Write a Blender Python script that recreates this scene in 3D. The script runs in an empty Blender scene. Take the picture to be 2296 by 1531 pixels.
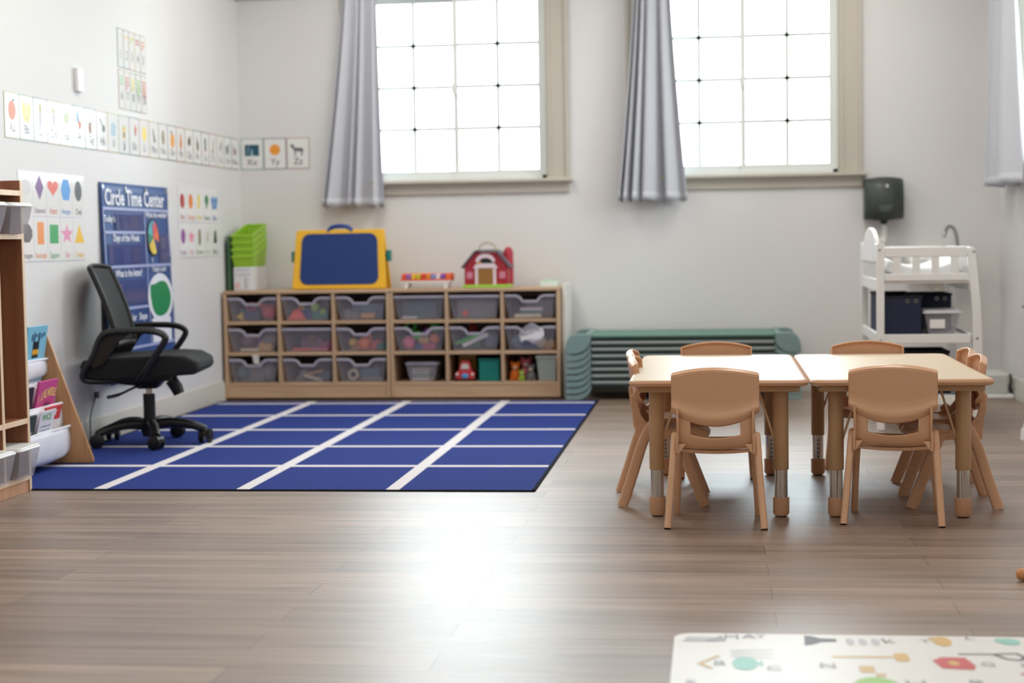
import bpy, bmesh, math, random
from mathutils import Vector, Matrix

SC = bpy.context.scene
COL = SC.collection
PI = math.pi
R = math.radians
rnd = random.Random(7)

# ------------------------------------------------------------------ room measures
XL, XR, YB, YF, ZC = -2.94, 1.69, 10.2, -1.6, 2.95

# ------------------------------------------------------------------ materials
def lin(c):
    c = c / 255.0
    return c / 12.92 if c <= 0.04045 else ((c + 0.055) / 1.055) ** 2.4
def rgb(r, g, b): return (lin(r), lin(g), lin(b), 1.0)

def new_mat(name):
    m = bpy.data.materials.new(name); m.use_nodes = True
    nt = m.node_tree
    return m, nt, nt.nodes['Principled BSDF']

MATS = {}
def M(name, col=(200, 200, 200), rough=.5, metal=0.0, vary=.05, scale=9.0, spec=.5, bump=0.0, coat=0.0, sheen=0.0):
    if name in MATS: return MATS[name]
    m, nt, b = new_mat(name)
    tc = nt.nodes.new('ShaderNodeTexCoord')
    nz = nt.nodes.new('ShaderNodeTexNoise'); nz.inputs['Scale'].default_value = scale; nz.inputs['Detail'].default_value = 3
    nt.links.new(tc.outputs['Object'], nz.inputs['Vector'])
    mx = nt.nodes.new('ShaderNodeMix'); mx.data_type = 'RGBA'
    c = rgb(*col)
    mx.inputs['A'].default_value = tuple(max(0, v * (1 - vary)) for v in c[:3]) + (1,)
    mx.inputs['B'].default_value = tuple(min(1, v * (1 + vary)) for v in c[:3]) + (1,)
    nt.links.new(nz.outputs['Fac'], mx.inputs['Factor'])
    nt.links.new(mx.outputs['Result'], b.inputs['Base Color'])
    b.inputs['Roughness'].default_value = rough
    b.inputs['Metallic'].default_value = metal
    b.inputs['Specular IOR Level'].default_value = spec
    b.inputs['Coat Weight'].default_value = coat
    if sheen: b.inputs['Sheen Weight'].default_value = sheen
    if bump:
        bp = nt.nodes.new('ShaderNodeBump'); bp.inputs['Strength'].default_value = bump; bp.inputs['Distance'].default_value = .002
        n2 = nt.nodes.new('ShaderNodeTexNoise'); n2.inputs['Scale'].default_value = 400
        nt.links.new(tc.outputs['Object'], n2.inputs['Vector'])
        nt.links.new(n2.outputs['Fac'], bp.inputs['Height']); nt.links.new(bp.outputs['Normal'], b.inputs['Normal'])
    MATS[name] = m
    return m

def wood(name, c1, c2, axis='Z', rough=.45, scale=4.0):
    if name in MATS: return MATS[name]
    m, nt, b = new_mat(name)
    tc = nt.nodes.new('ShaderNodeTexCoord'); mp = nt.nodes.new('ShaderNodeMapping')
    s = [scale * 5] * 3; s['XYZ'.index(axis)] = scale * .35
    mp.inputs['Scale'].default_value = s
    nz = nt.nodes.new('ShaderNodeTexNoise'); nz.inputs['Detail'].default_value = 5; nz.inputs['Distortion'].default_value = .6; nz.inputs['Scale'].default_value = 1.0
    cr = nt.nodes.new('ShaderNodeValToRGB')
    cr.color_ramp.elements[0].position = .35; cr.color_ramp.elements[0].color = rgb(*c1)
    cr.color_ramp.elements[1].position = .68; cr.color_ramp.elements[1].color = rgb(*c2)
    nt.links.new(tc.outputs['Object'], mp.inputs['Vector']); nt.links.new(mp.outputs['Vector'], nz.inputs['Vector'])
    nt.links.new(nz.outputs['Fac'], cr.inputs['Fac']); nt.links.new(cr.outputs['Color'], b.inputs['Base Color'])
    b.inputs['Roughness'].default_value = rough
    MATS[name] = m
    return m

def clear_plastic(name, col, alpha=.4, rough=.15):
    """see-through plastic: part clear, part milky"""
    if name in MATS: return MATS[name]
    m, nt, b = new_mat(name)
    b.inputs['Base Color'].default_value = rgb(*col); b.inputs['Roughness'].default_value = rough
    tr = nt.nodes.new('ShaderNodeBsdfTransparent'); mx = nt.nodes.new('ShaderNodeMixShader')
    nz = nt.nodes.new('ShaderNodeTexNoise'); nz.inputs['Scale'].default_value = 6
    mr = nt.nodes.new('ShaderNodeMapRange'); mr.inputs['To Min'].default_value = alpha - .05; mr.inputs['To Max'].default_value = alpha + .05
    nt.links.new(nz.outputs['Fac'], mr.inputs['Value'])
    nt.links.new(mr.outputs['Result'], mx.inputs['Fac'])
    out = nt.nodes['Material Output']
    nt.links.new(tr.outputs[0], mx.inputs[1]); nt.links.new(b.outputs[0], mx.inputs[2]); nt.links.new(mx.outputs[0], out.inputs['Surface'])
    MATS[name] = m
    return m

def glass_mat():
    m, nt, b = new_mat('window_glass')
    nt.nodes.remove(b)
    tr = nt.nodes.new('ShaderNodeBsdfTransparent'); tr.inputs['Color'].default_value = (.97, 1, .98, 1)
    gl = nt.nodes.new('ShaderNodeBsdfGlossy'); gl.inputs['Roughness'].default_value = .02
    fr = nt.nodes.new('ShaderNodeFresnel'); fr.inputs['IOR'].default_value = 1.45
    mx = nt.nodes.new('ShaderNodeMixShader'); out = nt.nodes['Material Output']
    nt.links.new(fr.outputs[0], mx.inputs['Fac']); nt.links.new(tr.outputs[0], mx.inputs[1]); nt.links.new(gl.outputs[0], mx.inputs[2])
    nt.links.new(mx.outputs[0], out.inputs['Surface'])
    return m

def floor_mat():
    m, nt, b = new_mat('vinyl_plank_floor')
    N = nt.nodes.new; Lk = nt.links.new
    tc = N('ShaderNodeTexCoord')
    br = N('ShaderNodeTexBrick'); br.offset = .37; br.inputs['Scale'].default_value = 1.0
    br.inputs['Brick Width'].default_value = 1.22; br.inputs['Row Height'].default_value = .152
    br.inputs['Mortar Size'].default_value = .0012; br.inputs['Mortar Smooth'].default_value = .1; br.inputs['Bias'].default_value = 0
    br.inputs['Color1'].default_value = rgb(160, 137, 121); br.inputs['Color2'].default_value = rgb(132, 112, 98); br.inputs['Mortar'].default_value = rgb(84, 70, 62)
    Lk(tc.outputs['Object'], br.inputs['Vector'])
    mp = N('ShaderNodeMapping'); mp.inputs['Scale'].default_value = (1.3, 26, 1)
    g = N('ShaderNodeTexNoise'); g.inputs['Scale'].default_value = 1.0; g.inputs['Detail'].default_value = 6; g.inputs['Distortion'].default_value = .8
    Lk(tc.outputs['Object'], mp.inputs['Vector']); Lk(mp.outputs['Vector'], g.inputs['Vector'])
    cr = N('ShaderNodeValToRGB'); cr.color_ramp.elements[0].position = .30; cr.color_ramp.elements[0].color = (.62, .60, .58, 1)
    cr.color_ramp.elements[1].position = .72; cr.color_ramp.elements[1].color = (1.25, 1.24, 1.22, 1)
    Lk(g.outputs['Fac'], cr.inputs['Fac'])
    mx = N('ShaderNodeMix'); mx.data_type = 'RGBA'; mx.blend_type = 'MULTIPLY'; mx.inputs['Factor'].default_value = 1.0
    Lk(br.outputs['Color'], mx.inputs['A']); Lk(cr.outputs['Color'], mx.inputs['B'])
    Lk(mx.outputs['Result'], b.inputs['Base Color'])
    b.inputs['Specular IOR Level'].default_value = 1.0; b.inputs['Coat Weight'].default_value = .22; b.inputs['Coat Roughness'].default_value = .48; b.inputs['Coat IOR'].default_value = 1.6
    # gloss, with the slightly wavy boards
    mr = N('ShaderNodeMapRange'); mr.inputs['To Min'].default_value = .34; mr.inputs['To Max'].default_value = .45
    Lk(g.outputs['Fac'], mr.inputs['Value']); Lk(mr.outputs['Result'], b.inputs['Roughness'])
    mp2 = N('ShaderNodeMapping'); mp2.inputs['Scale'].default_value = (1.6, 22, 1)
    g2 = N('ShaderNodeTexNoise'); g2.inputs['Scale'].default_value = 1.0; g2.inputs['Detail'].default_value = 2
    Lk(tc.outputs['Object'], mp2.inputs['Vector']); Lk(mp2.outputs['Vector'], g2.inputs['Vector'])
    bp = N('ShaderNodeBump'); bp.inputs['Strength'].default_value = .10; bp.inputs['Distance'].default_value = .0012
    Lk(g2.outputs['Fac'], bp.inputs['Height']); Lk(bp.outputs['Normal'], b.inputs['Normal'])
    return m

# ------------------------------------------------------------------ mesh builder
def wloc(o):
    v = Vector((0, 0, 0))
    while o is not None:
        v += o.location; o = o.parent
    return v

def catmull(pts, n=6, closed=False):
    P = [Vector(p) for p in pts]; out = []
    N = len(P)
    for i in range(N if closed else N - 1):
        if closed: a, b, c, d = P[(i - 1) % N], P[i], P[(i + 1) % N], P[(i + 2) % N]
        else: a, b, c, d = P[max(i - 1, 0)], P[i], P[i + 1], P[min(i + 2, N - 1)]
        for k in range(n):
            t = k / n
            out.append(.5 * ((2 * b) + (c - a) * t + (2 * a - 5 * b + 4 * c - d) * t * t + (3 * b - a - 3 * c + d) * t ** 3))
    if not closed: out.append(P[-1])
    return out

def ell(cx, cy, rx, ry, n=24, a0=0): return [(cx + rx * math.cos(a0 + 2 * PI * i / n), cy + ry * math.sin(a0 + 2 * PI * i / n)) for i in range(n)]
def rect(x0, x1, y0, y1): return [(x0, y0), (x1, y0), (x1, y1), (x0, y1)]
def rrect(x0, x1, y0, y1, r, n=5):
    o = []
    for cx, cy, a in ((x1 - r, y0 + r, -90), (x1 - r, y1 - r, 0), (x0 + r, y1 - r, 90), (x0 + r, y0 + r, 180)):
        for k in range(n + 1):
            t = R(a + 90 * k / n); o.append((cx + r * math.cos(t), cy + r * math.sin(t)))
    return o
def star(cx, cy, r, q=.42, n=5):
    return [(cx + (r if i % 2 == 0 else r * q) * math.cos(PI / 2 + i * PI / n), cy + (r if i % 2 == 0 else r * q) * math.sin(PI / 2 + i * PI / n)) for i in range(2 * n)]
def heart(cx, cy, s):
    o = []
    for i in range(28):
        t = 2 * PI * i / 28
        o.append((cx + s * .062 * 16 * math.sin(t) ** 3, cy + s * .062 * (13 * math.cos(t) - 5 * math.cos(2 * t) - 2 * math.cos(3 * t) - math.cos(4 * t))))
    return o

TXT = {}
def text_polys(s, bold=0.0):
    k = (s, bold)
    if k in TXT: return TXT[k]
    cu = bpy.data.curves.new('t', 'FONT'); cu.body = s; cu.size = 1.0; cu.align_x = 'CENTER'; cu.align_y = 'CENTER'; cu.resolution_u = 2; cu.offset = bold
    ob = bpy.data.objects.new('t', cu); COL.objects.link(ob)
    dg = bpy.context.evaluated_depsgraph_get()
    me = bpy.data.meshes.new_from_object(ob.evaluated_get(dg))
    r = ([v.co.copy() for v in me.vertices], [tuple(p.vertices) for p in me.polygons])
    bpy.data.objects.remove(ob); bpy.data.curves.remove(cu); bpy.data.meshes.remove(me)
    TXT[k] = r
    return r

class MB:
    def __init__(s): s.v = []; s.f = []; s.m = []
    def add(s, vs, fs, mi=0, T=None):
        o = len(s.v)
        s.v += [T @ Vector(p) if T is not None else Vector(p) for p in vs]
        s.f += [tuple(i + o for i in f) for f in fs]; s.m += [mi] * len(fs)
        return s
    def box(s, x0, x1, y0, y1, z0, z1, mi=0, T=None):
        vs = [(x, y, z) for z in (z0, z1) for y in (y0, y1) for x in (x0, x1)]
        return s.add(vs, [(0, 2, 3, 1), (4, 5, 7, 6), (0, 1, 5, 4), (2, 6, 7, 3), (0, 4, 6, 2), (1, 3, 7, 5)], mi, T)
    def frustum(s, b, t, z0, z1, mi=0, T=None):
        """b, t = (x0,x1,y0,y1) at the foot and the top"""
        vs = [(b[0], b[2], z0), (b[1], b[2], z0), (b[1], b[3], z0), (b[0], b[3], z0), (t[0], t[2], z1), (t[1], t[2], z1), (t[1], t[3], z1), (t[0], t[3], z1)]
        return s.add(vs, [(0, 3, 2, 1), (4, 5, 6, 7), (0, 1, 5, 4), (1, 2, 6, 5), (2, 3, 7, 6), (3, 0, 4, 7)], mi, T)
    def prism(s, poly, d0, d1, ax='xy', mi=0, T=None):
        def P(a, b, d): return {'xy': (a, b, d), 'xz': (a, d, b), 'yz': (d, a, b)}[ax]
        n = len(poly)
        vs = [P(a, b, d0) for a, b in poly] + [P(a, b, d1) for a, b in poly]
        fs = [tuple(range(n)), tuple(range(n, 2 * n))] + [(i, (i + 1) % n, n + (i + 1) % n, n + i) for i in range(n)]
        return s.add(vs, fs, mi, T)
    def flat(s, poly, d, ax='xy', mi=0, T=None):
        def P(a, b): return {'xy': (a, b, d), 'xz': (a, d, b), 'yz': (d, a, b)}[ax]
        return s.add([P(a, b) for a, b in poly], [tuple(range(len(poly)))], mi, T)
    def text(s, st, cx, cy, size, d, mi=0, T=None, bold=0.0, sx=1.0, ax='xy', rot=0):
        vs, fs = text_polys(st, bold)
        c, n = math.cos(rot), math.sin(rot)
        def P(p):
            x, y = p.x * sx, p.y
            a, b = cx + size * (x * c - y * n), cy + size * (x * n + y * c)
            return {'xy': (a, b, d), 'xz': (a, d, b), 'yz': (d, a, b)}[ax]
        return s.add([P(p) for p in vs], fs, mi, T)
    def cyl(s, p0, p1, r0, r1=None, n=20, mi=0, T=None):
        return s.tube([p0, p1], [r0, r0 if r1 is None else r1], n, mi, T)
    def tube(s, pts, r, n=12, mi=0, T=None, closed=False, ry=None, up=None, caps=True, e=1.0):
        P = [Vector(p) for p in pts]; N = len(P)
        rr = r if isinstance(r, (list, tuple)) else [r] * N
        r2 = rr if ry is None else (ry if isinstance(ry, (list, tuple)) else [ry] * N)
        vs = []; prev = None
        for i in range(N):
            if closed: t = P[(i + 1) % N] - P[i - 1]
            else: t = P[min(i + 1, N - 1)] - P[max(i - 1, 0)]
            t.normalize()
            if up is not None: u = Vector(up)
            elif prev is None: u = Vector((0, 0, 1)) if abs(t.z) < .9 else Vector((1, 0, 0))
            else: u = prev
            u = (u - t * u.dot(t))
            if u.length < 1e-6: u = t.orthogonal()
            u.normalize(); prev = u; w = t.cross(u)
            for k in range(n):
                a = 2 * PI * k / n; ca, sa = math.cos(a), math.sin(a)
                ca, sa = math.copysign(abs(ca) ** e, ca), math.copysign(abs(sa) ** e, sa)
                vs.append(P[i] + u * (rr[i] * ca) + w * (r2[i] * sa))
        fs = []
        for i in range(N if closed else N - 1):
            j = (i + 1) % N
            for k in range(n): fs.append((i * n + k, i * n + (k + 1) % n, j * n + (k + 1) % n, j * n + k))
        if not closed and caps: fs += [tuple(range(n)), tuple(range((N - 1) * n, N * n))]
        return s.add(vs, fs, mi, T)
    def lathe(s, prof, c=(0, 0, 0), n=24, mi=0, T=None, axis='z'):
        vs = []
        for r, z in prof:
            for k in range(n):
                a = 2 * PI * k / n
                p = (r * math.cos(a), r * math.sin(a), z) if axis == 'z' else ((r * math.cos(a), z, r * math.sin(a)) if axis == 'y' else (z, r * math.cos(a), r * math.sin(a)))
                vs.append((p[0] + c[0], p[1] + c[1], p[2] + c[2]))
        fs = []
        for i in range(len(prof) - 1):
            for k in range(n): fs.append((i * n + k, i * n + (k + 1) % n, (i + 1) * n + (k + 1) % n, (i + 1) * n + k))
        fs += [tuple(range(n)), tuple(range((len(prof) - 1) * n, len(prof) * n))]
        return s.add(vs, fs, mi, T)
    def ball(s, c, rx, ry=None, rz=None, mi=0, T=None, n=16, m=10):
        ry = rx if ry is None else ry; rz = rx if rz is None else rz
        vs = [(c[0], c[1], c[2] - rz)]; fs = []
        for i in range(1, m):
            p = -PI / 2 + PI * i / m
            for k in range(n):
                a = 2 * PI * k / n
                vs.append((c[0] + rx * math.cos(p) * math.cos(a), c[1] + ry * math.cos(p) * math.sin(a), c[2] + rz * math.sin(p)))
        vs.append((c[0], c[1], c[2] + rz))
        for k in range(n):
            fs.append((0, 1 + (k + 1) % n, 1 + k)); fs.append((len(vs) - 1, 1 + (m - 2) * n + k, 1 + (m - 2) * n + (k + 1) % n))
        for i in range(m - 2):
            for k in range(n): fs.append((1 + i * n + k, 1 + i * n + (k + 1) % n, 1 + (i + 1) * n + (k + 1) % n, 1 + (i + 1) * n + k))
        return s.add(vs, fs, mi, T)
    def shell(s, G, th, skip=None, mi=0, T=None):
        """sheet of thickness th through the grid G[row][col]; skip(row, col) leaves a face out"""
        r, c = len(G), len(G[0]); G = [[Vector(p) for p in q] for q in G]
        nr = [[None] * c for _ in range(r)]
        for i in range(r):
            for j in range(c):
                a = G[min(i + 1, r - 1)][j] - G[max(i - 1, 0)][j]; b = G[i][min(j + 1, c - 1)] - G[i][max(j - 1, 0)]
                n = a.cross(b); n.normalize() if n.length > 1e-12 else None
                nr[i][j] = n
        vs = [G[i][j] + nr[i][j] * th / 2 for i in range(r) for j in range(c)] + [G[i][j] - nr[i][j] * th / 2 for i in range(r) for j in range(c)]
        o = r * c; fs = []; ed = {}
        for i in range(r - 1):
            for j in range(c - 1):
                if skip and skip(i, j): continue
                q = (i * c + j, i * c + j + 1, (i + 1) * c + j + 1, (i + 1) * c + j)
                fs.append(q); fs.append(tuple(x + o for x in reversed(q)))
                for k in range(4):
                    e = (q[k], q[(k + 1) % 4]); kk = (min(e), max(e))
                    if kk in ed: ed[kk] = None
                    else: ed[kk] = e
        for e in ed.values():
            if e: fs.append((e[0], e[0] + o, e[1] + o, e[1]))
        used = sorted({i for f in fs for i in f}); mp = {u: k for k, u in enumerate(used)}
        return s.add([vs[u] for u in used], [tuple(mp[i] for i in f) for f in fs], mi, T)
    def build(s, name, mats, parent=None, bevel=0, seg=2, angle=38, local=False, origin=None, mat4=None):
        if not isinstance(mats, (list, tuple)): mats = [mats]
        if parent is not None and not local: off = wloc(parent)
        elif parent is None and mat4 is None:
            if origin is None:
                lo = [min(v[k] for v in s.v) for k in range(3)]; hi = [max(v[k] for v in s.v) for k in range(3)]
                origin = ((lo[0] + hi[0]) / 2, (lo[1] + hi[1]) / 2, lo[2])
            off = Vector(origin)
        else: off = Vector((0, 0, 0))
        me = bpy.data.meshes.new(name)
        me.from_pydata([v - off for v in s.v], [], s.f)
        for m in mats: me.materials.append(m)
        me.polygons.foreach_set('material_index', s.m)
        bm = bmesh.new(); bm.from_mesh(me); bmesh.ops.recalc_face_normals(bm, faces=bm.faces); bm.to_mesh(me); bm.free()
        me.polygons.foreach_set('use_smooth', [True] * len(me.polygons))
        me.set_sharp_from_angle(angle=R(angle)); me.update()
        ob = bpy.data.objects.new(name, me); COL.objects.link(ob)
        if parent is not None: ob.parent = parent
        elif mat4 is not None: ob.matrix_world = mat4
        else: ob.location = off
        if bevel:
            md = ob.modifiers.new('edge', 'BEVEL'); md.width = bevel; md.segments = seg; md.limit_method = 'ANGLE'; md.angle_limit = R(40)
        return ob

def tag(o, label, cat, group=None):
    o['label'] = label; o['category'] = cat
    if group: o['group'] = group
    return o
def thing(name, label, cat, loc=(0, 0, 0), rz=0.0, group=None):
    o = bpy.data.objects.new(name, None); COL.objects.link(o); o.location = loc; o.rotation_euler = (0, 0, rz); o.empty_display_size = .05
    return tag(o, label, cat, group)
def struct(o): o['kind'] = 'structure'; return o
def dup(root, loc, rz, label, group=None):
    r = root.copy(); COL.objects.link(r); r.location = loc; r.rotation_euler = (0, 0, rz); r['label'] = label
    if group: r['group'] = group
    for ch in list(root.children):
        c = ch.copy(); COL.objects.link(c); c.parent = r
        for g in list(ch.children):
            d = g.copy(); COL.objects.link(d); d.parent = c
    return r
def dup1(o, loc, label, group=None, rot=None):
    r = o.copy(); COL.objects.link(r); r.location = loc; r['label'] = label
    if rot: r.rotation_euler = rot
    if group: r['group'] = group
    return r

# wall frames: local x to the viewer's right, local y up, local z out of the wall
def on_left(y, z, off=.0): return Matrix(((0, 0, 1, XL + off), (1, 0, 0, y), (0, 1, 0, z), (0, 0, 0, 1)))
def on_back(x, z, off=.0): return Matrix(((1, 0, 0, x), (0, 0, -1, YB - off), (0, 1, 0, z), (0, 0, 0, 1)))

# ------------------------------------------------------------------ palette
WALL = M('wall_paint', (228, 226, 225), .6, vary=.012, scale=1.5)
TRIM = M('greige_trim_paint', (196, 189, 176), .45, vary=.02)
BASE = M('baseboard_paint', (205, 201, 193), .45, vary=.02)
VINYL = M('white_window_vinyl', (226, 229, 226), .35, vary=.01)
WHITE = M('white_paint', (240, 239, 237), .35, vary=.01)
WPLAS = M('white_plastic', (244, 244, 244), .35, vary=.01)
LAMP = M('laminated_card', (238, 237, 235), .13, vary=.01, spec=.16)
PAPER = M('card_paper', (243, 241, 238), .4, vary=.01)
CEIL = M('ceiling_paint', (238, 237, 234), .8, vary=.01)
BLACK = M('black_plastic', (17, 17, 18), .42, vary=.1)
BFAB = M('black_seat_fabric', (15, 15, 17), .85, vary=.2, scale=60, bump=.4)
CHROME = M('chrome', (200, 198, 195), .14, 1.0, vary=.02)
STEEL = M('brushed_steel', (170, 170, 168), .3, 1.0, vary=.04)
TAN = M('tan_chair_plastic', (218, 170, 133), .29, vary=.03)
TANLEG = M('tan_table_leg', (190, 152, 113), .4, vary=.03)
TANEDGE = M('tan_table_edge', (205, 158, 122), .38, vary=.03)
LAMI = M('cream_laminate', (224, 204, 174), .36, vary=.015)
MAPLE = wood('maple_shelf', (188, 156, 124), (206, 174, 142), 'X', .45)
MAPLEZ = wood('maple_upright', (188, 156, 124), (206, 174, 142), 'Z', .45)
BIRCH = wood('birch_edge', (226, 196, 164), (238, 212, 184), 'Z', .45)
CUBBY = wood('cubby_panel', (138, 88, 60), (160, 106, 76), 'Z', .45)
CUBBYL = wood('cubby_panel_light', (188, 138, 106), (204, 156, 124), 'Z', .45)
OAK = wood('rack_oak', (176, 128, 82), (196, 150, 104), 'Z', .45, 6)
TRAY = clear_plastic('clear_tray', (204, 200, 212), .14)
TRAYRIM = clear_plastic('clear_tray_rim', (205, 200, 214), .55)
BINP = clear_plastic('clear_bin', (200, 194, 202), .26)
GLASS = glass_mat()
CANVAS = M('white_canvas', (233, 234, 243), .8, vary=.03, scale=30)
CURT = M('grey_curtain_cloth', (198, 199, 206), .75, vary=.02, scale=20, sheen=.2)
COTG = M('green_cot_plastic', (126, 152, 150), .45, vary=.05)
COTD = M('dark_green_cot_steel', (20, 46, 40), .4, vary=.05)
COTF = M('grey_cot_cloth', (148, 156, 154), .7, vary=.04)
COTT = M('green_cot_cloth', (104, 140, 128), .65, vary=.04)
NAVYF = M('navy_cloth', (30, 36, 62), .8, vary=.1, scale=40)
RUGB = M('royal_blue_rug', (47, 63, 132), .95, vary=.10, scale=14, spec=.1, bump=.5)
RUGW = M('white_rug_line', (226, 222, 224), .95, vary=.02, spec=.1)
RUGK = M('dark_rug_binding', (22, 24, 42), .9, vary=.05, spec=.1)
def C_(name, r, g, b, rough=.45): return M(name, (r, g, b), rough, vary=.03)
INK = C_('dark_ink', 78, 78, 86); INKL = C_('grey_ink', 118, 118, 126)

# ------------------------------------------------------------------ room shell
def wall_with_holes(name, axis, pos, thick, a0, a1, z0, z1, holes):
    """plain wall in plane axis=pos, from a0..a1, with rectangular holes (a0,a1,z0,z1)"""
    mb = MB()
    xs = sorted({a0, a1} | {h[0] for h in holes} | {h[1] for h in holes}); zs = sorted({z0, z1} | {h[2] for h in holes} | {h[3] for h in holes})
    for i in range(len(xs) - 1):
        for j in range(len(zs) - 1):
            ca, cz = (xs[i] + xs[i + 1]) / 2, (zs[j] + zs[j + 1]) / 2
            if any(h[0] < ca < h[1] and h[2] < cz < h[3] for h in holes): continue
            if axis == 'y': mb.box(xs[i], xs[i + 1], min(pos, pos + thick), max(pos, pos + thick), zs[j], zs[j + 1])
            else: mb.box(min(pos, pos + thick), max(pos, pos + thick), xs[i], xs[i + 1], zs[j], zs[j + 1])
    return struct(mb.build(name, WALL))

W1 = (-2.150, -1.000, 1.312, 2.452)
W2 = (-0.392, 0.758, 1.312, 2.452)
W3 = (8.35, 9.50, 1.312, 2.452)
W4 = (2.6, 3.75, 1.312, 2.452)
T = .16
struct(MB().box(XL - T, XR + T, YF - T, YB + T, -.1, 0).build('floor', floor_mat()))
struct(MB().box(XL - T, XR + T, YF - T, YB + T, ZC, ZC + .1).build('ceiling', CEIL))
wall_with_holes('wall_back', 'y', YB, T, XL - T, XR + T, 0, ZC, [W1, W2])
wall_with_holes('wall_left', 'x', XL, -T, YF, YB, 0, ZC, [])
wall_with_holes('wall_right', 'x', XR, T, YF, YB, 0, ZC, [W3, W4])
wall_with_holes('wall_front', 'y', YF, -T, XL - T, XR + T, 0, ZC, [])

def baseboard(name, ax, pos, a0, a1, d):
    h = .118
    prof = [(0, 0), (.018, 0), (.018, .088), (.013, .096), (.013, .108), (.007, h), (0, h)]
    mb = MB(); n = len(prof)
    if ax == 'x': vs = [(pos + d * p, a, z) for a in (a0, a1) for p, z in prof]
    else: vs = [(a, pos + d * p, z) for a in (a0, a1) for p, z in prof]
    mb.add(vs, [tuple(range(n)), tuple(range(n, 2 * n))] + [(i, (i + 1) % n, n + (i + 1) % n, n + i) for i in range(n)])
    return struct(mb.build(name, BASE))
baseboard('baseboard_left', 'x', XL, YF, YB, 1)
baseboard('baseboard_right', 'x', XR, YF, YB, -1)
baseboard('baseboard_back', 'y', YB, XL + .02, XR - .02, -1)
# picture rail level with the window heads
struct(MB().box(XL, XR, YB - .022, YB, 2.452, 2.56).box(XL, XR, YB - .035, YB, 2.545, 2.565).build('trim_1', TRIM, bevel=.003))
struct(MB().box(XL, XL + .022, YF, YB - .04, 2.452, 2.56).build('trim_2', TRIM, bevel=.003))

def window(k, side, H, nose=True):
    a0, a1, z0, z1 = H
    """sliding window in a hole; side 'back' or 'right'"""
    if side == 'back': Tm = Matrix(((1, 0, 0, 0), (0, 0, -1, YB), (0, 1, 0, 0), (0, 0, 0, 1)))
    else: Tm = Matrix(((0, 0, -1, XR), (-1, 0, 0, 0), (0, 1, 0, 0), (0, 0, 0, 1))); a0, a1 = -a1, -a0
    root = bpy.data.objects.new('window_%d' % k, None); COL.objects.link(root); root.location = Tm @ Vector(((a0 + a1) / 2, z0, 0)); struct(root)
    b = lambda mb, x0, x1, y0, y1, d0, d1: mb.box(x0, x1, y0, y1, d0, d1, 0, Tm)     # d = out of the wall into the room
    cs = MB(); w = .128
    for x0, x1 in ((a0 - w, a0), (a1, a1 + w)):
        b(cs, x0, x1, z0, z1, 0, .018)
        o = (x0, x0 + .022) if x0 < a0 - .01 else (x1 - .022, x1)
        i = (x1 - .02, x1) if x0 < a0 - .01 else (x0, x0 + .02)
        b(cs, o[0], o[1], z0, z1, .018, .027); b(cs, i[0], i[1], z0, z1, .018, .023)
    # lining of the hole
    b(cs, a0 - .001, a0 + .012, z0, z1, -.15, 0); b(cs, a1 - .012, a1 + .001, z0, z1, -.15, 0); b(cs, a0, a1, z1 - .012, z1 + .001, -.15, 0)
    cs.build('casing', TRIM, root, bevel=.003)
    sl = MB(); b(sl, a0 - w - .022, a1 + w + .022, z0 - .024, z0, -.001, .058); b(sl, a0, a1, z0 - .02, z0 + .001, -.15, 0)
    sl.build('sill', TRIM, root, bevel=.006)
    ap = MB(); b(ap, a0 - w, a1 + w, z0 - .088, z0 - .024, 0, .018); b(ap, a0 - w, a1 + w, z0 - .042, z0 - .024, .018, .03)
    ap.build('apron', TRIM, root, bevel=.003)
    fr = MB(); f = .032; i0, i1, j0, j1 = a0 + .012, a1 - .012, z0, z1 - .012
    b(fr, i0, i0 + f, j0, j1, -.13, -.03); b(fr, i1 - f, i1, j0, j1, -.13, -.03); b(fr, i0, i1, j0, j0 + f * .8, -.13, -.03); b(fr, i0, i1, j1 - f * .5, j1, -.13, -.03)
    fr.build('window_frame', VINYL, root, bevel=.003)
    mid = (i0 + i1) / 2
    for q, (s0, s1, d) in enumerate(((i0 + f * .6, mid + .016, -.075), (mid - .016, i1 - f * .6, -.055))):
        t = .033; y0, y1 = j0 + .02, j1 - .012
        sa = MB(); b(sa, s0, s0 + t, y0, y1, d - .012, d + .008); b(sa, s1 - t, s1, y0, y1, d - .012, d + .008)
        b(sa, s0 + t, s1 - t, y0, y0 + t * 1.25, d - .012, d + .008); b(sa, s0 + t, s1 - t, y1 - t * .8, y1, d - .012, d + .008)
        so = sa.build('sash', VINYL, root, bevel=.003)
        gx0, gx1, gy0, gy1 = s0 + t, s1 - t, y0 + t * 1.25, y1 - t * .8
        mu = MB(); b(mu, (gx0 + gx1) / 2 - .0125, (gx0 + gx1) / 2 + .0125, gy0, gy1, d - .006, d + .002)
        for r in range(1, 4): zz = gy0 + (gy1 - gy0) * r / 4; b(mu, gx0, gx1, zz - .0125, zz + .0125, d - .006, d + .002)
        mu.build('muntin_grid', M('muntin_vinyl', (214, 222, 214), .4, vary=.01), so)
        pn = MB(); b(pn, gx0 - .004, gx1 + .004, gy0 - .004, gy1 + .004, d - .010, d - .007); pn.build('pane', GLASS, so)
    la = MB(); lx, lz = mid, z0 + .56
    la.prism([(lx - .022, lz - .03), (lx + .012, lz - .035), (lx + .012, lz + .035), (lx - .012, lz + .045), (lx - .026, lz + .01)], -.048, -.028, 'xy', 0, Tm)
    la.build('latch', VINYL, root, bevel=.003)
    return root
window(1, 'back', W1); window(2, 'back', W2); window(3, 'right', W3); window(4, 'right', W4)

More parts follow.
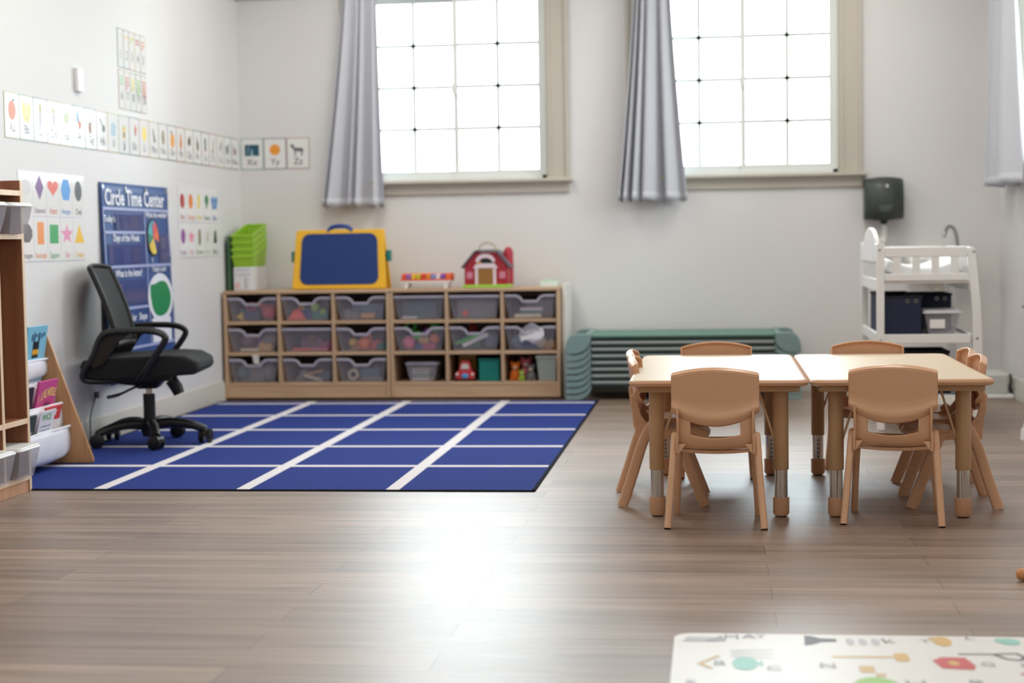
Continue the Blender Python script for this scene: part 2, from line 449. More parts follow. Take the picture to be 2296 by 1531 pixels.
# ------------------------------------------------------------------ curtains
def curtain(top, bot, ztop, zbot, depth, nf, seed, Tm, label, rodspan, hem=.0):
    rr = random.Random(seed); ph = [rr.uniform(-.5, .5) for _ in range(nf + 3)]; am = [rr.uniform(.6, 1.25) for _ in range(nf + 3)]
    rows, cols = 28, nf * 14 + 1; G = []
    wd = [rr.uniform(.4, 1.9) for _ in range(nf)]; cum = [0]
    for q in wd: cum.append(cum[-1] + q / sum(wd))
    for i in range(rows):
        v = i / (rows - 1); z = ztop + (zbot - ztop) * v
        e = v ** 1.3
        x0 = top[0] + (bot[0] - top[0]) * e; x1 = top[1] + (bot[1] - top[1]) * e
        row = []
        for j in range(cols):
            t = j / (cols - 1) * nf; k = min(int(t), nf - 1); f = t - k
            u = cum[k] + (cum[k + 1] - cum[k]) * f
            a = am[k] * (1 - f) + am[k + 1] * f
            sh = math.sin(2 * PI * f); sh = math.copysign(abs(sh) ** .75, sh)
            uu = u + .16 * (cum[k + 1] - cum[k]) * math.sin(2 * PI * f + PI + .6 * ph[k]) * (.5 + .5 * v) * min(1, 6 * u, 6 * (1 - u)) + .012 * math.sin(5 * v + 3 * ph[k]) * u * (1 - u)
            d = depth + (.014 + .036 * v) * a * (wd[k] ** .5) * sh + .016 * math.sin(2.3 * PI * u + seed + .8 * v)
            zz = z + (hem * (u - .5) + .008 * sh) * max(0, v - .96) / .04
            row.append(Tm @ Vector((x0 + (x1 - x0) * uu, zz, d)))
        G.append(row)
    ob = thing('curtain', label, 'curtain', Tm @ Vector(((bot[0] + bot[1]) / 2, zbot, depth)), group='grey window curtains')
    MB().shell(G, .003).build('cloth', CURT, ob, angle=180)
    # stitched hem band
    H = [[p + (G[-1][j] - G[-2][j]).normalized() * .0 for j, p in enumerate(r)] for r in G[-2:]]
    MB().shell([[q + Tm.to_3x3() @ Vector((0, 0, .002)) for q in r] for r in H], .003).build('hem', CURT, ob, angle=180)
    rod = MB(); a, b_ = rodspan
    rod.cyl(Tm @ Vector((a, ztop + .005, depth)), Tm @ Vector((b_, ztop + .005, depth)), .009)
    for q in (a + .04, b_ - .04): rod.cyl(Tm @ Vector((q, ztop + .005, depth)), Tm @ Vector((q, ztop + .005, 0)), .006)
    for q in (a, b_): rod.ball(Tm @ Vector((q, ztop + .005, depth)), .018)
    rod.build('rod', STEEL, ob)
    return ob
TB = Matrix(((1, 0, 0, 0), (0, 0, -1, YB), (0, 1, 0, 0), (0, 0, 0, 1)))
TR = Matrix(((0, 0, -1, XR), (-1, 0, 0, 0), (0, 1, 0, 0), (0, 0, 0, 1)))
curtain((-2.235, -2.030), (-2.395, -2.005), 2.62, 1.155, .105, 5, 12, TB, 'grey curtain bunched over the window above the toy shelves', (-2.42, -.85))
curtain((-.455, -.255), (-.575, -.155), 2.62, 1.160, .105, 5, 5, TB, 'grey curtain bunched beside the window above the stacked cots', (-.66, .92))
curtain((-9.86, -9.30), (-9.94, -9.02), 2.62, 1.20, .085, 6, 8, TR, 'pale grey curtain at the side window beyond the towel dispenser', (-9.98, -8.2))

# ------------------------------------------------------------------ floor coverings
def make_rug():
    x0, x1, y0, y1, z = -2.915, -.667, 6.112, 9.585, .005
    root = thing('classroom_rug', 'royal blue classroom rug with white grid lines', 'rug', ((x0 + x1) / 2, (y0 + y1) / 2, 0))
    mb = MB().box(x0 + .012, x1 - .012, y0 + .012, y1 - .012, 0.0005, z)
    for cx in (-2.352, -1.787, -1.208): mb.box(cx - .026, cx + .026, y0 + .013, y1 - .03, z - .001, z + .0007, 1)
    for cy in (6.78, 7.44, 8.111, 8.789, 9.45): mb.box(x0 + .02, x1 - .016, cy - .027, cy + .027, z - .001, z + .0006, 1)
    mb.build('pile', [RUGB, RUGW], root)
    e = MB()
    for a, b, c, d in ((x0, x1, y0, y0 + .014), (x0, x1, y1 - .014, y1), (x0, x0 + .014, y0, y1), (x1 - .014, x1, y0, y1)): e.box(a, b, c, d, 0.0004, z + .001)
    e.build('binding', RUGK, root, bevel=.002)
make_rug()

def make_mat():
    z = .012; x0, x1, y0, y1 = -.098, 1.45, 2.35, 3.868
    mb = MB(); mb.prism(rrect(x0, x1, y0, y1, .045), .0004, z, 'xy', 0)
    P = [PAPER, C_('mat_grey', 168, 168, 176), C_('mat_charcoal', 92, 90, 96), C_('mat_tan', 218, 190, 140), C_('mat_mustard', 226, 186, 116), C_('mat_red', 214, 92, 96), C_('mat_teal', 156, 214, 204), C_('mat_green', 158, 206, 110), C_('mat_light_grey', 200, 200, 205)]
    d = z + .0005
    lay = [d]
    def f(poly, mi):
        mb.flat(poly, lay[0], 'xy', mi); lay[0] += .00002
    # sailing ship, tower, arrow, little pictures and letters
    f([(-.075, 3.795), (.0, 3.80), (-.01, 3.83), (-.07, 3.83)], 8); f([(-.03, 3.79), (.01, 3.845), (.02, 3.79)], 1); f([(-.08, 3.785), (.0, 3.785), (.0, 3.79), (-.08, 3.79)], 1)
    f([(.196, 3.76), (.20, 3.855), (.215, 3.85), (.235, 3.83), (.27, 3.825), (.27, 3.80), (.235, 3.795), (.215, 3.77)], 2)
    for q in range(3): f(ell(.30 + .028 * q, 3.80, .010, .032, 14), 8)
    f([(.25, 3.655), (.385, 3.66), (.385, 3.672), (.25, 3.667)], 4); f(rrect(.385, .415, 3.63, 3.70, .01), 4)
    f(rrect(.30, .333, 3.53, 3.585, .008), 3); f(rrect(.33, .352, 3.50, 3.525, .006), 3); f(ell(.318, 3.56, .01, .02, 12), 4)
    f(ell(.325, 3.40, .052, .095, 26), 7)
    f([(.475, 3.575), (.54, 3.565), (.548, 3.60), (.535, 3.67), (.485, 3.67), (.462, 3.64)], 5); f(ell(.505, 3.62, .012, .02, 12), 4)
    f(ell(.506, 3.815, .021, .045, 18), 4); f(ell(.49, 3.835, .012, .02, 12), 3)
    f(ell(.06, 3.592, .028, .055, 20), 6); f([(.085, 3.592), (.098, 3.62), (.098, 3.565)], 6)
    f(ell(.655, 3.82, .024, .03, 18), 6); f(ell(.635, 3.83, .012, .02, 12), 6)
    for a, b in (((.525, 3.700), (.60, 3.702)), ((.60, 3.702), (.625, 3.66)), ((.625, 3.66), (.65, 3.652)), ((.65, 3.652), (.665, 3.68)), ((.665, 3.68), (.65, 3.712)), ((.65, 3.712), (.60, 3.702))):
        v = Vector((b[0] - a[0], b[1] - a[1])); n = Vector((-v.y, v.x)).normalized() * .004
        f([(a[0] - n.x, a[1] - n.y), (b[0] - n.x, b[1] - n.y), (b[0] + n.x, b[1] + n.y), (a[0] + n.x, a[1] + n.y)], 2)
    f([(-.045, 3.585), (.0, 3.66), (.008, 3.655), (-.032, 3.59)], 3); f([(-.045, 3.585), (-.015, 3.545), (-.008, 3.55), (-.034, 3.59)], 3)
    for k, yy in enumerate((3.70, 3.675, 3.65)): f([(.03, yy), (.125, yy + .010 - .010 * k), (.125, yy + .0125 - .010 * k), (.03, yy + .004)], 1)
    f([(.63, 3.53), (.70, 3.51), (.70, 3.522), (.63, 3.542)], 5); f(ell(.70, 3.42, .06, .05, 22), 5); f(ell(.71, 3.42, .04, .032, 22), 0); f(ell(.645, 3.46, .012, .02, 12), 5)
    for q in range(5): f(ell(.80 + .13 * q, 3.65 + .08 * (q % 2), .03, .05, 18), 3 + q % 5)
    for q in range(6): f(star(.10 + .22 * q, 3.15 + .12 * (q % 3), .05), 3 + (q + 2) % 5)
    for t, x, y, s in (('M', .033, 3.83, .05), ('A', .073, 3.835, .05), ('Y', .10, 3.84, .04), ('B', .004, 3.59, .05), ('C', .12, 3.55, .05), ('S', -.055, 3.42, .06), ('N', .235, 3.58, .05), ('k', .385, 3.81, .06), ('T', .468, 3.81, .04), ('H', .405, 3.44, .07), ('R', .53, 3.45, .07), ('F', .60, 3.42, .07), ('G', .575, 3.61, .045), ('D', .66, 3.60, .05), ('L', .57, 3.845, .045), ('P', .72, 3.80, .05)):
        mb.text(t, x, y, s, d + .002, 1, rot=.15 if t in 'kD' else 0)
    o = mb.build('play_mat', P, bevel=.004)
    tag(o, 'white padded play mat printed with small drawings and letters', 'mat')
make_mat()

# ------------------------------------------------------------------ kids' chairs and tables
def make_kid_chair(label):
    t = thing('toddler_chair', label, 'chair', group='tan toddler chairs around the tables')
    # seat bucket with the lower back strips and the slot
    xs = [-.123, -.118, -.105, -.090, -.080, -.060, -.040, -.020, 0, .020, .040, .060, .080, .090, .105, .118, .123]
    prof = [(.158, .236), (.160, .250), (.148, .260), (.11, .260), (.05, .256), (0, .252), (-.035, .249), (-.060, .248), (-.078, .252), (-.090, .264), (-.097, .286), (-.100, .338), (-.101, .372)]
    G = []
    for k, (y, z) in enumerate(prof):
        row = []
        for x in xs:
            q = (x / .12) ** 2
            yy, zz = y, z
            if k >= 2 and k <= 8: zz += .010 * q * (1 if k < 8 else .5)
            if k == 9: zz += .016 * q
            if k == 10: zz += .027 * q
            if k == 11: zz += .005 * q
            if k <= 2: yy -= .022 * q
            if k >= 8: yy += .012 * q
            row.append((x, yy, zz))
        G.append(row)
    seat = MB().shell(G, .0075, skip=lambda i, j: i in (10, 11) and 4 <= j <= 11)
    # underside rib and side brackets
    rib = [[(x, y, .246 - .008 * (1 - (x / .12) ** 2)) for x in xs] for y in (-.066, -.054)]
    seat.shell(rib, .012)
    for s in (-1, 1):
        seat.prism([(-.113, .388), (-.109, .335), (-.098, .290), (-.070, .252), (-.03, .238), (.06, .228), (.14, .230), (.157, .246), (.152, .262), (.10, .270), (.04, .268), (-.012, .268), (-.05, .282), (-.076, .314), (-.086, .345), (-.088, .388)], s * .117, s * .1245, 'yz')
        seat.prism([(-.095, .236), (-.082, .232), (-.05, .250), (.09, .236), (.09, .255), (-.02, .262), (-.06, .284), (-.09, .30), (-.101, .30)], s * .119, s * .127, 'yz')
        seat.prism([(s * .118, .236), (s * .118, .268), (s * .094, .268)], -.096, -.088, 'xz')
    seat.build('seat', TAN, t, local=True, bevel=.0015, angle=60)
    # backrest: dished panel with a rim turned forward
    X = [-.138 + .276 * j / 24 for j in range(25)]; V = [0, .04, .09, .14, .2, .3, .42, .55, .68, .8, .9, .96, 1]
    G = []
    for v in V:
        row = []
        for x in X:
            q = (x / .138) ** 2
            zb = .330 + .044 * q; zt = .506 - .019 * q; z = zb + (zt - zb) * v
            y = -.103 - .150 * max(0, z - .37) + .016 * q - .012 * math.exp(-((v - .13) / .10) ** 2)
            row.append((x, y, z))
        G.append(row)
    b = MB().shell(G, .006)
    def rim(pts, dzs): b.shell([pts, [(p[0], p[1] + .011, p[2] + dz * .8) for p, dz in zip(pts, dzs)], [(p[0], p[1] + .021, p[2] + dz) for p, dz in zip(pts, dzs)]], .006)
    DZ = [.009 * max(0, (v - .8) / .2) - .004 * max(0, (.2 - v) / .2) for v in V]
    rim(G[0], [DZ[0]] * 25); rim(G[-1], [DZ[-1]] * 25); rim([r[0] for r in G], DZ); rim([r[-1] for r in G], DZ)
    b.build('backrest', TAN, t, local=True, bevel=.0015, angle=50)
    for s in (-1, 1):
        # rear leg: flat paddle from the seat side back to the floor
        lg = MB()
        pth = catmull([(s * .132, -.030, .292), (s * .134, -.048, .272), (s * .138, -.075, .215), (s * .146, -.110, .105), (s * .154, -.145, .0)], 4)
        n = len(pth)
        lg.tube(pth, [.0115 if i else .008 for i in range(n)], 16, ry=[.0185 if i > 1 else .013 for i in range(n)], up=(1, 0, 0), e=.55)
        for v in lg.v: v.z = max(v.z, 0)
        lg.build('leg', TAN, t, local=True, angle=50)
        lg = MB()
        pth = catmull([(s * .120, .045, .250), (s * .122, .055, .225), (s * .128, .085, .15), (s * .137, .142, .0)], 4); n = len(pth)
        lg.tube(pth, .0115, 16, ry=[.0195] * n, up=(1, 0, 0), e=.55)
        for v in lg.v: v.z = max(v.z, 0)
        lg.build('leg', TAN, t, local=True, angle=50)
    return t

kid = make_kid_chair('tan toddler chair showing its back at the near side of the table by the rug')
kid.location = (.002, 5.482, 0); kid.rotation_euler = (0, 0, R(-1.2))
GK = 'tan toddler chairs around the tables'
for x, y, a, lab in (
    (.583, 5.560, -8, 'tan toddler chair set askew, showing its back before the table nearer the changing cart'),
    (-.180, 5.935, -90, 'tan toddler chair in profile at the rug end of the table, nearer to the camera'),
    (-.205, 6.275, -90, 'tan toddler chair at the rug end of the table, mostly hidden behind its neighbour'),
    (.805, 5.905, 90, 'tan toddler chair in profile at the side wall end of the table, nearer the camera'),
    (.815, 6.235, 90, 'tan toddler chair at the side wall end of the table, behind another'),
    (.006, 6.605, 180, 'tan toddler chair across the table in front of the green cots, only its top showing'),
    (.598, 6.600, 180, 'tan toddler chair across the table before the white changing cart, only its top showing')):
    dup(kid, (x, y, 0), R(a), lab, GK)

def make_table(cx, label):
    y0, y1, hw, zt = 5.480, 6.685, .2955, .466
    t = thing('activity_table', label, 'table', (cx, (y0 + y1) / 2, 0), group='two activity tables pushed together')
    zc = zt - .013
    MB().prism(rrect(cx - hw + .012, cx + hw - .012, y0 + .012, y1 - .012, .035), zt - .010, zt, 'xy').build('tabletop', LAMI, t, bevel=.002)
    # rounded edge band: closed sweep around the top
    e = MB(); out = rrect(cx - hw, cx + hw, y0, y1, .045, 8); pr = [(.013, 0), (.004, -.003), (0, -.010), (.004, -.019), (.016, -.023)]
    n = len(out); vs = []
    cxm, cym = cx, (y0 + y1) / 2
    for o, dz in pr:
        for (x, y), (xi, yi) in zip(out, rrect(cx - hw + .03, cx + hw - .03, y0 + .03, y1 - .03, .015, 8)):
            k = o / .042
            vs.append((x + (xi - x) * k * 1.4, y + (yi - y) * k * 1.4, zt + dz))
    fs = [(i * n + k, i * n + (k + 1) % n, (i + 1) * n + (k + 1) % n, (i + 1) * n + k) for i in range(len(pr) - 1) for k in range(n)]
    fs.append(tuple(range((len(pr) - 1) * n, len(pr) * n)))
    e.add(vs, fs); e.build('edge_band', TANEDGE, t)
    u = MB(); u.box(cx - hw + .03, cx + hw - .03, y0 + .035, y0 + .22, zt - .042, zt - .022); u.box(cx - hw + .03, cx + hw - .03, y1 - .22, y1 - .035, zt - .042, zt - .022)
    for s in (-1, 1): u.box(cx + s * .235 - .015, cx + s * .235 + .015, y0 + .2, y1 - .2, zt - .042, zt - .022)
    u.build('under_frame', TANLEG, t, bevel=.004)
    for sx in (-1, 1):
        for sy in (-1, 1):
            x, y = cx + sx * .206, (y0 + y1) / 2 + sy * .492
            l = MB().lathe([(.0255, .424), (.0255, .160), (.0245, .158)], (x, y, 0), 28).build('leg', TANLEG, t)
            ch = MB().lathe([(.0215, .1600), (.0215, .062)], (x, y, 0), 28)
            ch.build('chrome_extension', CHROME, l)
            hl = MB()
            for q in range(5): hl.lathe([(.0035, 0), (.0035, .001)], (x, y + .0212, .075 + .016 * q), 8, axis='y') if sy < 0 else hl.lathe([(.0035, 0), (.0035, .001)], (x - .021 * sx * -1 * 0, y - .0222, .075 + .016 * q), 8, axis='y')
            hl.build('height_hole', M('dark_hole', (22, 20, 20), .6), l)
            MB().lathe([(.0225, .0655), (.027, .0655), (.027, .012), (.022, .004), (.010, .004)], (x, y, 0), 28).build('foot_cap', TANEDGE, l)
            MB().lathe([(.019, .005), (.017, 0), (.0, 0)], (x, y, 0), 20).build('glide', BLACK, l)
            MB().cyl((x - sx * .02, y, .255), (x - sx * .075, y - sy * .0, .43), .004, n=8).build('brace', M('tan_brace', (214, 178, 140), .4), l)
    return t
make_table(.0105, 'cream topped activity table with tan legs, the one nearer the blue rug')
make_table(.6035, 'cream topped activity table with tan legs, the one nearer the side wall')

# ------------------------------------------------------------------ low toy shelves with trays
SY0, SY1 = 9.70, 10.14
ROWZ = [(.473, .637), (.287, .455), (.105, .269)]      # clear height of top, middle, bottom cells
def shelf_unit(x0, x1, label):
    t = thing('toy_shelf', label, 'shelf', ((x0 + x1) / 2, (SY0 + SY1) / 2, 0), group='low maple toy shelves')
    w = .019
    for a in (x0, x1 - w): MB().box(a, a + w, SY0, SY1, .014, .637).build('side_panel', MAPLEZ, t, bevel=.003)
    MB().box(x0, x1, SY0 - .002, SY1, .637, .656).build('top', MAPLE, t, bevel=.004)
    for z in (.455, .269, .087): MB().box(x0 + w, x1 - w, SY0 + .004, SY1 - .01, z, z + .018).build('shelf', MAPLE, t, bevel=.002)
    cw = (x1 - x0 - 4 * w) / 3
    for k in (1, 2):
        a = x0 + k * (cw + w); MB().box(a, a + w, SY0 + .001, SY1 - .01, .105, .637).build('divider', MAPLEZ, t, bevel=.002)
    MB().box(x0 + w, x1 - w, SY1 - .01, SY1 - .002, .09, .637).build('back_panel', M('shelf_back', (120, 84, 60), .6), t)
    MB().box(x0 + w, x1 - w, SY0 + .006, SY0 + .024, .014, .087).build('plinth', MAPLE, t, bevel=.002)
    return [x0 + w + k * (cw + w) for k in range(3)], cw
C1, cw = shelf_unit(-2.922, -1.912, 'maple cubby shelf under the blue easel, in the room corner')
C2, cw = shelf_unit(-1.909, -.899, 'maple cubby shelf under the red toy barn, beside the green cots')

def make_tray(notch, label):
    """clear tray, local frame: front face at y=0, middle x=0, foot z=0"""
    W, Wb, D, H = cw - .012, cw - .062, .40, .140
    t = thing('storage_tray', label, 'tray', group='clear trays in the toy shelves')
    hw, hb, th = W / 2, Wb / 2, .0035
    top = [(-hw, 0)]
    n = .034 if notch else 0
    body = MB()
    xs = [-1, -.55, -.40, -.28, 0, .28, .40, .55, 1]
    zt = [H, H, H - n * .3, H - n, H - n, H - n, H - n * .3, H, H]
    G = [[(hb * x, .022, .004) for x in xs], [(x * hw * .985, .004, z - .006) for x, z in zip(xs, zt)]]
    body.shell(G, th)
    body.shell([[(-hb, .022, .004), (-hb, D - .02, .004)], [(-hw * .985, .004, H - .006), (-hw * .985, D, H - .006)]], th)
    body.shell([[(hb, .022, .004), (hb, D - .02, .004)], [(hw * .985, .004, H - .006), (hw * .985, D, H - .006)]], th)
    body.shell([[(-hb, D - .02, .004), (hb, D - .02, .004)], [(-hw * .985, D, H - .006), (hw * .985, D, H - .006)]], th)
    body.box(-hb, hb, .022, D - .02, .001, .005)
    body.build('tray_body', TRAY, t, local=True)
    rim = MB()
    path = [(x * hw * .99, -.002, z - .004) for x, z in zip(xs, zt)]
    rim.tube(path, .0085, 8, ry=.006, up=(0, 0, 1))
    for s in (-1, 1): rim.box(s * hw - .006, s * hw + .006, .0, D, H - .012, H - .004)
    rim.box(-hw, hw, D - .006, D + .004, H - .012, H - .004)
    rim.build('rim', TRAYRIM, t, local=True)
    return t
RN = ['top', 'middle', 'bottom']; CN = ['first', 'second', 'third']
def cell(u, r, c):
    x = (C1, C2)[u][c] + cw / 2
    return x, ROWZ[r][0]
TG = 'clear trays in the toy shelves'
UD = ['shelf under the easel', 'shelf under the barn']
proto = {}
tray_pos = {}
look = {(0, 0, 0): 'of red and blue toys', (0, 0, 1): 'of orange, lime and blue toys', (0, 0, 2): 'of grey blue things', (0, 1, 0): 'with a tan block and purple toys', (0, 1, 1): 'with pink pieces along its foot', (0, 1, 2): 'of yellow and orange play food',
        (0, 2, 0): 'filled with grey toys under a paper tag', (0, 2, 1): 'holding pale wooden pieces', (0, 2, 2): 'holding small grey toys', (1, 0, 0): 'with pale teal papers', (1, 0, 1): 'with grey boards and a red piece', (1, 0, 2): 'with white, teal and tan papers',
        (1, 1, 0): 'heaped with pink, orange and green toys', (1, 1, 1): 'with a white ruler across green toys', (1, 1, 2): 'with blue toys in a plastic bag'}
for (u, r, c), lk in look.items():
    x, z = cell(u, r, c)
    notch = (u, r, c) not in ((0, 1, 1), (1, 0, 0), (1, 0, 1))
    lab = 'clear tray %s, %s row, %s' % (lk, RN[r], UD[u])
    if notch not in proto:
        o = make_tray(notch, lab); proto[notch] = o; o.location = (x, SY0 + .012, z)
    else: o = dup(proto[notch], (x, SY0 + .012, z), 0, lab, TG)
    tray_pos[(u, r, c)] = (x, SY0 + .012, z)

TOYC = dict(red=(198, 52, 58), blue=(48, 74, 140), navy=(40, 52, 96), yellow=(226, 186, 70), magenta=(176, 52, 110), orange=(238, 122, 60), lime=(166, 196, 66), teal=(44, 128, 124), tan=(206, 160, 106), grey=(138, 136, 138), pink=(224, 116, 150), purple=(142, 96, 170), white=(232, 230, 230),
            green=(84, 196, 84), coral=(236, 92, 76), slate=(104, 124, 148), cream=(226, 214, 190), brown=(120, 82, 58), plum=(128, 84, 104))
def toy(kind, col, p, s, rot, label, group):
    m = C_('toy_' + col, *TOYC[col]); mb = MB()
    if kind == 'brick': mb.box(-s, s, -s * .6, s * .6, 0, s * 1.1); [mb.lathe([(s * .25, s * 1.1), (s * .25, s * 1.35)], (q * s * .5, 0, 0), 12) for q in (-1, 1)]
    elif kind == 'ball': mb.ball((0, 0, s), s)
    elif kind == 'ring': mb.tube([(s * .75 * math.cos(a * PI / 12), 0, s + s * .75 * math.sin(a * PI / 12)) for a in range(24)], s * .28, 10, closed=True)
    elif kind == 'star': mb.prism([(x, z + s) for x, z in star(0, 0, s)], -s * .3, s * .3, 'xz')
    elif kind == 'wedge': mb.prism([(-s * 1.2, 0), (s * 1.2, 0), (s * .3, s * 1.5), (-s * .4, s * 1.3)], -s * .6, s * .6, 'xz')
    elif kind == 'plank': mb.box(-s * 1.8, s * 1.8, -s * .5, s * .5, 0, s * .5)
    elif kind == 'roll': mb.cyl((-s * 1.3, 0, s * .6), (s * 1.3, 0, s * .6), s * .6)
    elif kind == 'sheet': mb.box(-s * 1.7, s * 1.7, -.012, .012, 0, s * 1.6)
    elif kind == 'cup': mb.lathe([(s * .6, 0), (s * .8, s * 1.5), (s * .7, s * 1.5), (s * .5, s * .1)], (0, 0, 0), 18)
    o = mb.build({'brick': 'toy_brick', 'ball': 'toy_ball', 'ring': 'toy_ring', 'star': 'toy_star', 'wedge': 'toy_block', 'plank': 'toy_plank', 'roll': 'toy_roller', 'sheet': 'paper_bundle', 'cup': 'toy_cup'}[kind], m, bevel=.002 if kind not in ('ball', 'ring') else 0, mat4=Matrix.Translation(p) @ Matrix.Rotation(rot, 4, 'Y'))
    return tag(o, label, 'toy', group)
CONT = {
 (0,0,0): [('wedge','yellow',-.085,.03,0,.032,.5),('brick','navy',-.02,.03,0,.045,0),('star','red',.02,.05,.055,.034,.2),('ring','magenta',-.03,.02,.05,.028,0),('ball','red',.085,.03,.0,.042,0),('brick','teal',-.06,.13,0,.05,0),('ball','magenta',.10,.12,.03,.035,0)],
 (0,0,1): [('wedge','coral',-.07,.02,0,.04,0),('brick','blue',.005,.05,0,.045,0),('ball','lime',.035,.03,.045,.026,0),('wedge','yellow',-.06,.08,.05,.026,0),('brick','teal',.07,.04,0,.04,0),('star','lime',.085,.02,.02,.026,0)],
 (0,0,2): [('sheet','slate',.02,.06,0,.05,0),('roll','tan',.03,.02,0,.028,0),('brick','grey',-.07,.05,0,.042,0)],
 (0,1,0): [('brick','tan',.06,.02,0,.036,0),('plank','cream',-.035,.012,0,.028,0),('ball','plum',-.06,.08,0,.05,0),('brick','purple',.02,.12,0,.055,0),('ball','grey',.075,.10,0,.05,0)],
 (0,1,1): [('plank','coral',-.05,.02,0,.026,0),('plank','pink',.06,.02,0,.026,0),('brick','plum',.0,.09,0,.055,0),('ball','brown',.01,.05,.045,.028,0),('brick','magenta',.095,.08,0,.04,0)],
 (0,1,2): [('ball','orange',.005,.02,0,.034,0),('ball','yellow',-.07,.03,.02,.024,0),('wedge','tan',-.035,.06,0,.038,0),('brick','coral',.055,.07,0,.04,0),('ring','orange',.03,.03,.05,.02,0),('brick','teal',.11,.06,0,.032,0)],
 (0,2,0): [('brick','grey',-.03,.07,0,.062,0),('ball','grey',.07,.05,0,.045,0),('ball','slate',-.085,.05,0,.042,0)],
 (0,2,1): [('plank','cream',.01,.03,.01,.03,.3),('plank','tan',.02,.04,.04,.028,-.2),('wedge','grey',-.05,.09,0,.04,0),('brick','slate',.08,.10,0,.04,0)],
 (0,2,2): [('ring','cream',-.07,.03,.0,.03,0),('ball','grey',-.06,.05,.055,.02,0),('brick','slate',.03,.08,0,.055,0),('plank','grey',.05,.02,0,.03,0)],
 (1,0,0): [('sheet','slate',-.02,.09,0,.055,0),('roll','teal',-.03,.03,.0,.02,0),('plank','white',-.07,.02,0,.022,0),('sheet','grey',.05,.14,0,.055,0)],
 (1,0,1): [('sheet','grey',.0,.06,0,.06,0),('star','coral',-.065,.02,0,.024,0),('plank','slate',.02,.02,0,.024,0)],
 (1,0,2): [('plank','white',.0,.03,.04,.035,0),('plank','teal',.0,.04,.022,.035,0),('plank','cream',-.02,.03,0,.038,0),('sheet','grey',.06,.12,0,.055,0)],
 (1,1,0): [('ball','pink',-.08,.03,.0,.036,0),('brick','tan',.015,.02,.04,.028,0),('ring','green',-.075,.08,.10,.034,0),('ball','orange',.075,.04,.03,.03,0),('brick','magenta',.045,.03,0,.034,0),('brick','blue',-.01,.03,0,.025,0),('ball','green',.07,.10,.095,.034,0),('ball','purple',.03,.05,.075,.026,0),('wedge','green',-.03,.06,.06,.035,0)],
 (1,1,1): [('plank','white',.0,.022,.045,.044,-.42),('plank','green',-.05,.05,.05,.04,-.35),('brick','teal',-.04,.09,0,.05,0),('ball','slate',.08,.08,0,.045,0),('ring','red',-.035,.12,.10,.022,0)],
 (1,1,2): [('wedge','blue',-.03,.05,0,.058,0),('ball','slate',-.085,.03,0,.035,0),('brick','tan',.095,.05,0,.038,0),('ball','cream',.05,.03,0,.034,0)],
}
for k, lst in CONT.items():
    x, y, z = tray_pos[k]; cnt = {}
    for kind, col, dx, dy, dz, s, rot in lst:
        s *= 1.15 if dz == 0 else 1.05
        noun = {'brick': 'toy brick', 'ball': 'toy ball', 'ring': 'toy ring', 'star': 'toy star', 'wedge': 'toy wedge', 'plank': 'toy bar', 'roll': 'toy roller', 'sheet': 'paper bundle', 'cup': 'toy cup'}[kind]
        toy(kind, col, (x + dx, y + .055 + dy, z + .006 + dz), s, rot, '%s %s in the %s %s tray of the %s' % (col, noun, CN[k[2]], RN[k[1]], UD[k[0]]), 'toys in the %s %s tray of the %s' % (CN[k[2]], RN[k[1]], UD[k[0]]))
# crumpled clear bag over the rim of one tray, and the paper tag on another
x, y, z = tray_pos[(1, 1, 2)]
G = []
for i in range(10):
    row = []
    for j in range(9):
        u, v = j / 8, i / 9
        row.append((x - .01 + .075 * (u - .5) * 2 * (.55 + .45 * math.sin(PI * v)) + .035 * (1 - v), y - .004 + .03 * math.sin(3 * u + 2 * v) * math.sin(PI * v) - .012, z + .15 - .10 * v + .012 * math.sin(5 * u)))
    G.append(row)
b = MB().shell(G, .002).build('plastic_bag', clear_plastic('thin_bag', (232, 230, 236), .62, .3), angle=180); tag(b, 'crumpled clear plastic bag hanging over a tray rim, shelf under the barn', 'bag')
x, y, z = tray_pos[(0, 2, 0)]
tg = MB().prism([(x + .005, z + .118), (x + .038, z + .112), (x + .036, z + .168), (x - .004, z + .172)], y - .011, y - .0075, 'xz').build('paper_tag', M('tag_paper', (214, 208, 204), .7)); tag(tg, 'pale paper tag stuck above the grey toys tray in the corner shelf', 'tag')

# open cells of the shelf under the barn
def lidded_bin(name, x0, x1, y0, y1, z0, z1, label, cat='bin', lid=WPLAS, body=BINP, group=None, taper=.02, over=.012, axis_front='y'):
    t = thing(name, label, cat, ((x0 + x1) / 2, (y0 + y1) / 2, z0), group=group); zl = z1 - .016; th = .003
    mb = MB()
    B = [(x0 + taper, y0 + taper), (x1 - taper, y0 + taper), (x1 - taper, y1 - taper), (x0 + taper, y1 - taper)]; Tt = [(x0, y0), (x1, y0), (x1, y1), (x0, y1)]
    for i in range(4):
        j = (i + 1) % 4
        mb.shell([[(B[i][0], B[i][1], z0 + .001), (B[j][0], B[j][1], z0 + .001)], [((B[i][0] + Tt[i][0] * 2) / 3, (B[i][1] + Tt[i][1] * 2) / 3, z0 + (zl - z0) * .62), ((B[j][0] + Tt[j][0] * 2) / 3, (B[j][1] + Tt[j][1] * 2) / 3, z0 + (zl - z0) * .62)], [(Tt[i][0], Tt[i][1], zl), (Tt[j][0], Tt[j][1], zl)]], th)
    mb.box(x0 + taper, x1 - taper, y0 + taper, y1 - taper, z0, z0 + .004)
    mb.build('bin_body', body, t)
    MB().prism(rrect(x0 - over, x1 + over, y0 - over, y1 + over, .02), zl + .001, zl + .010, 'xy').prism(rrect(x0 - over * .3, x1 + over * .3, y0 - over * .3, y1 + over * .3, .02), zl + .010, z1, 'xy').build('lid', lid, t, bevel=.003)
    return t
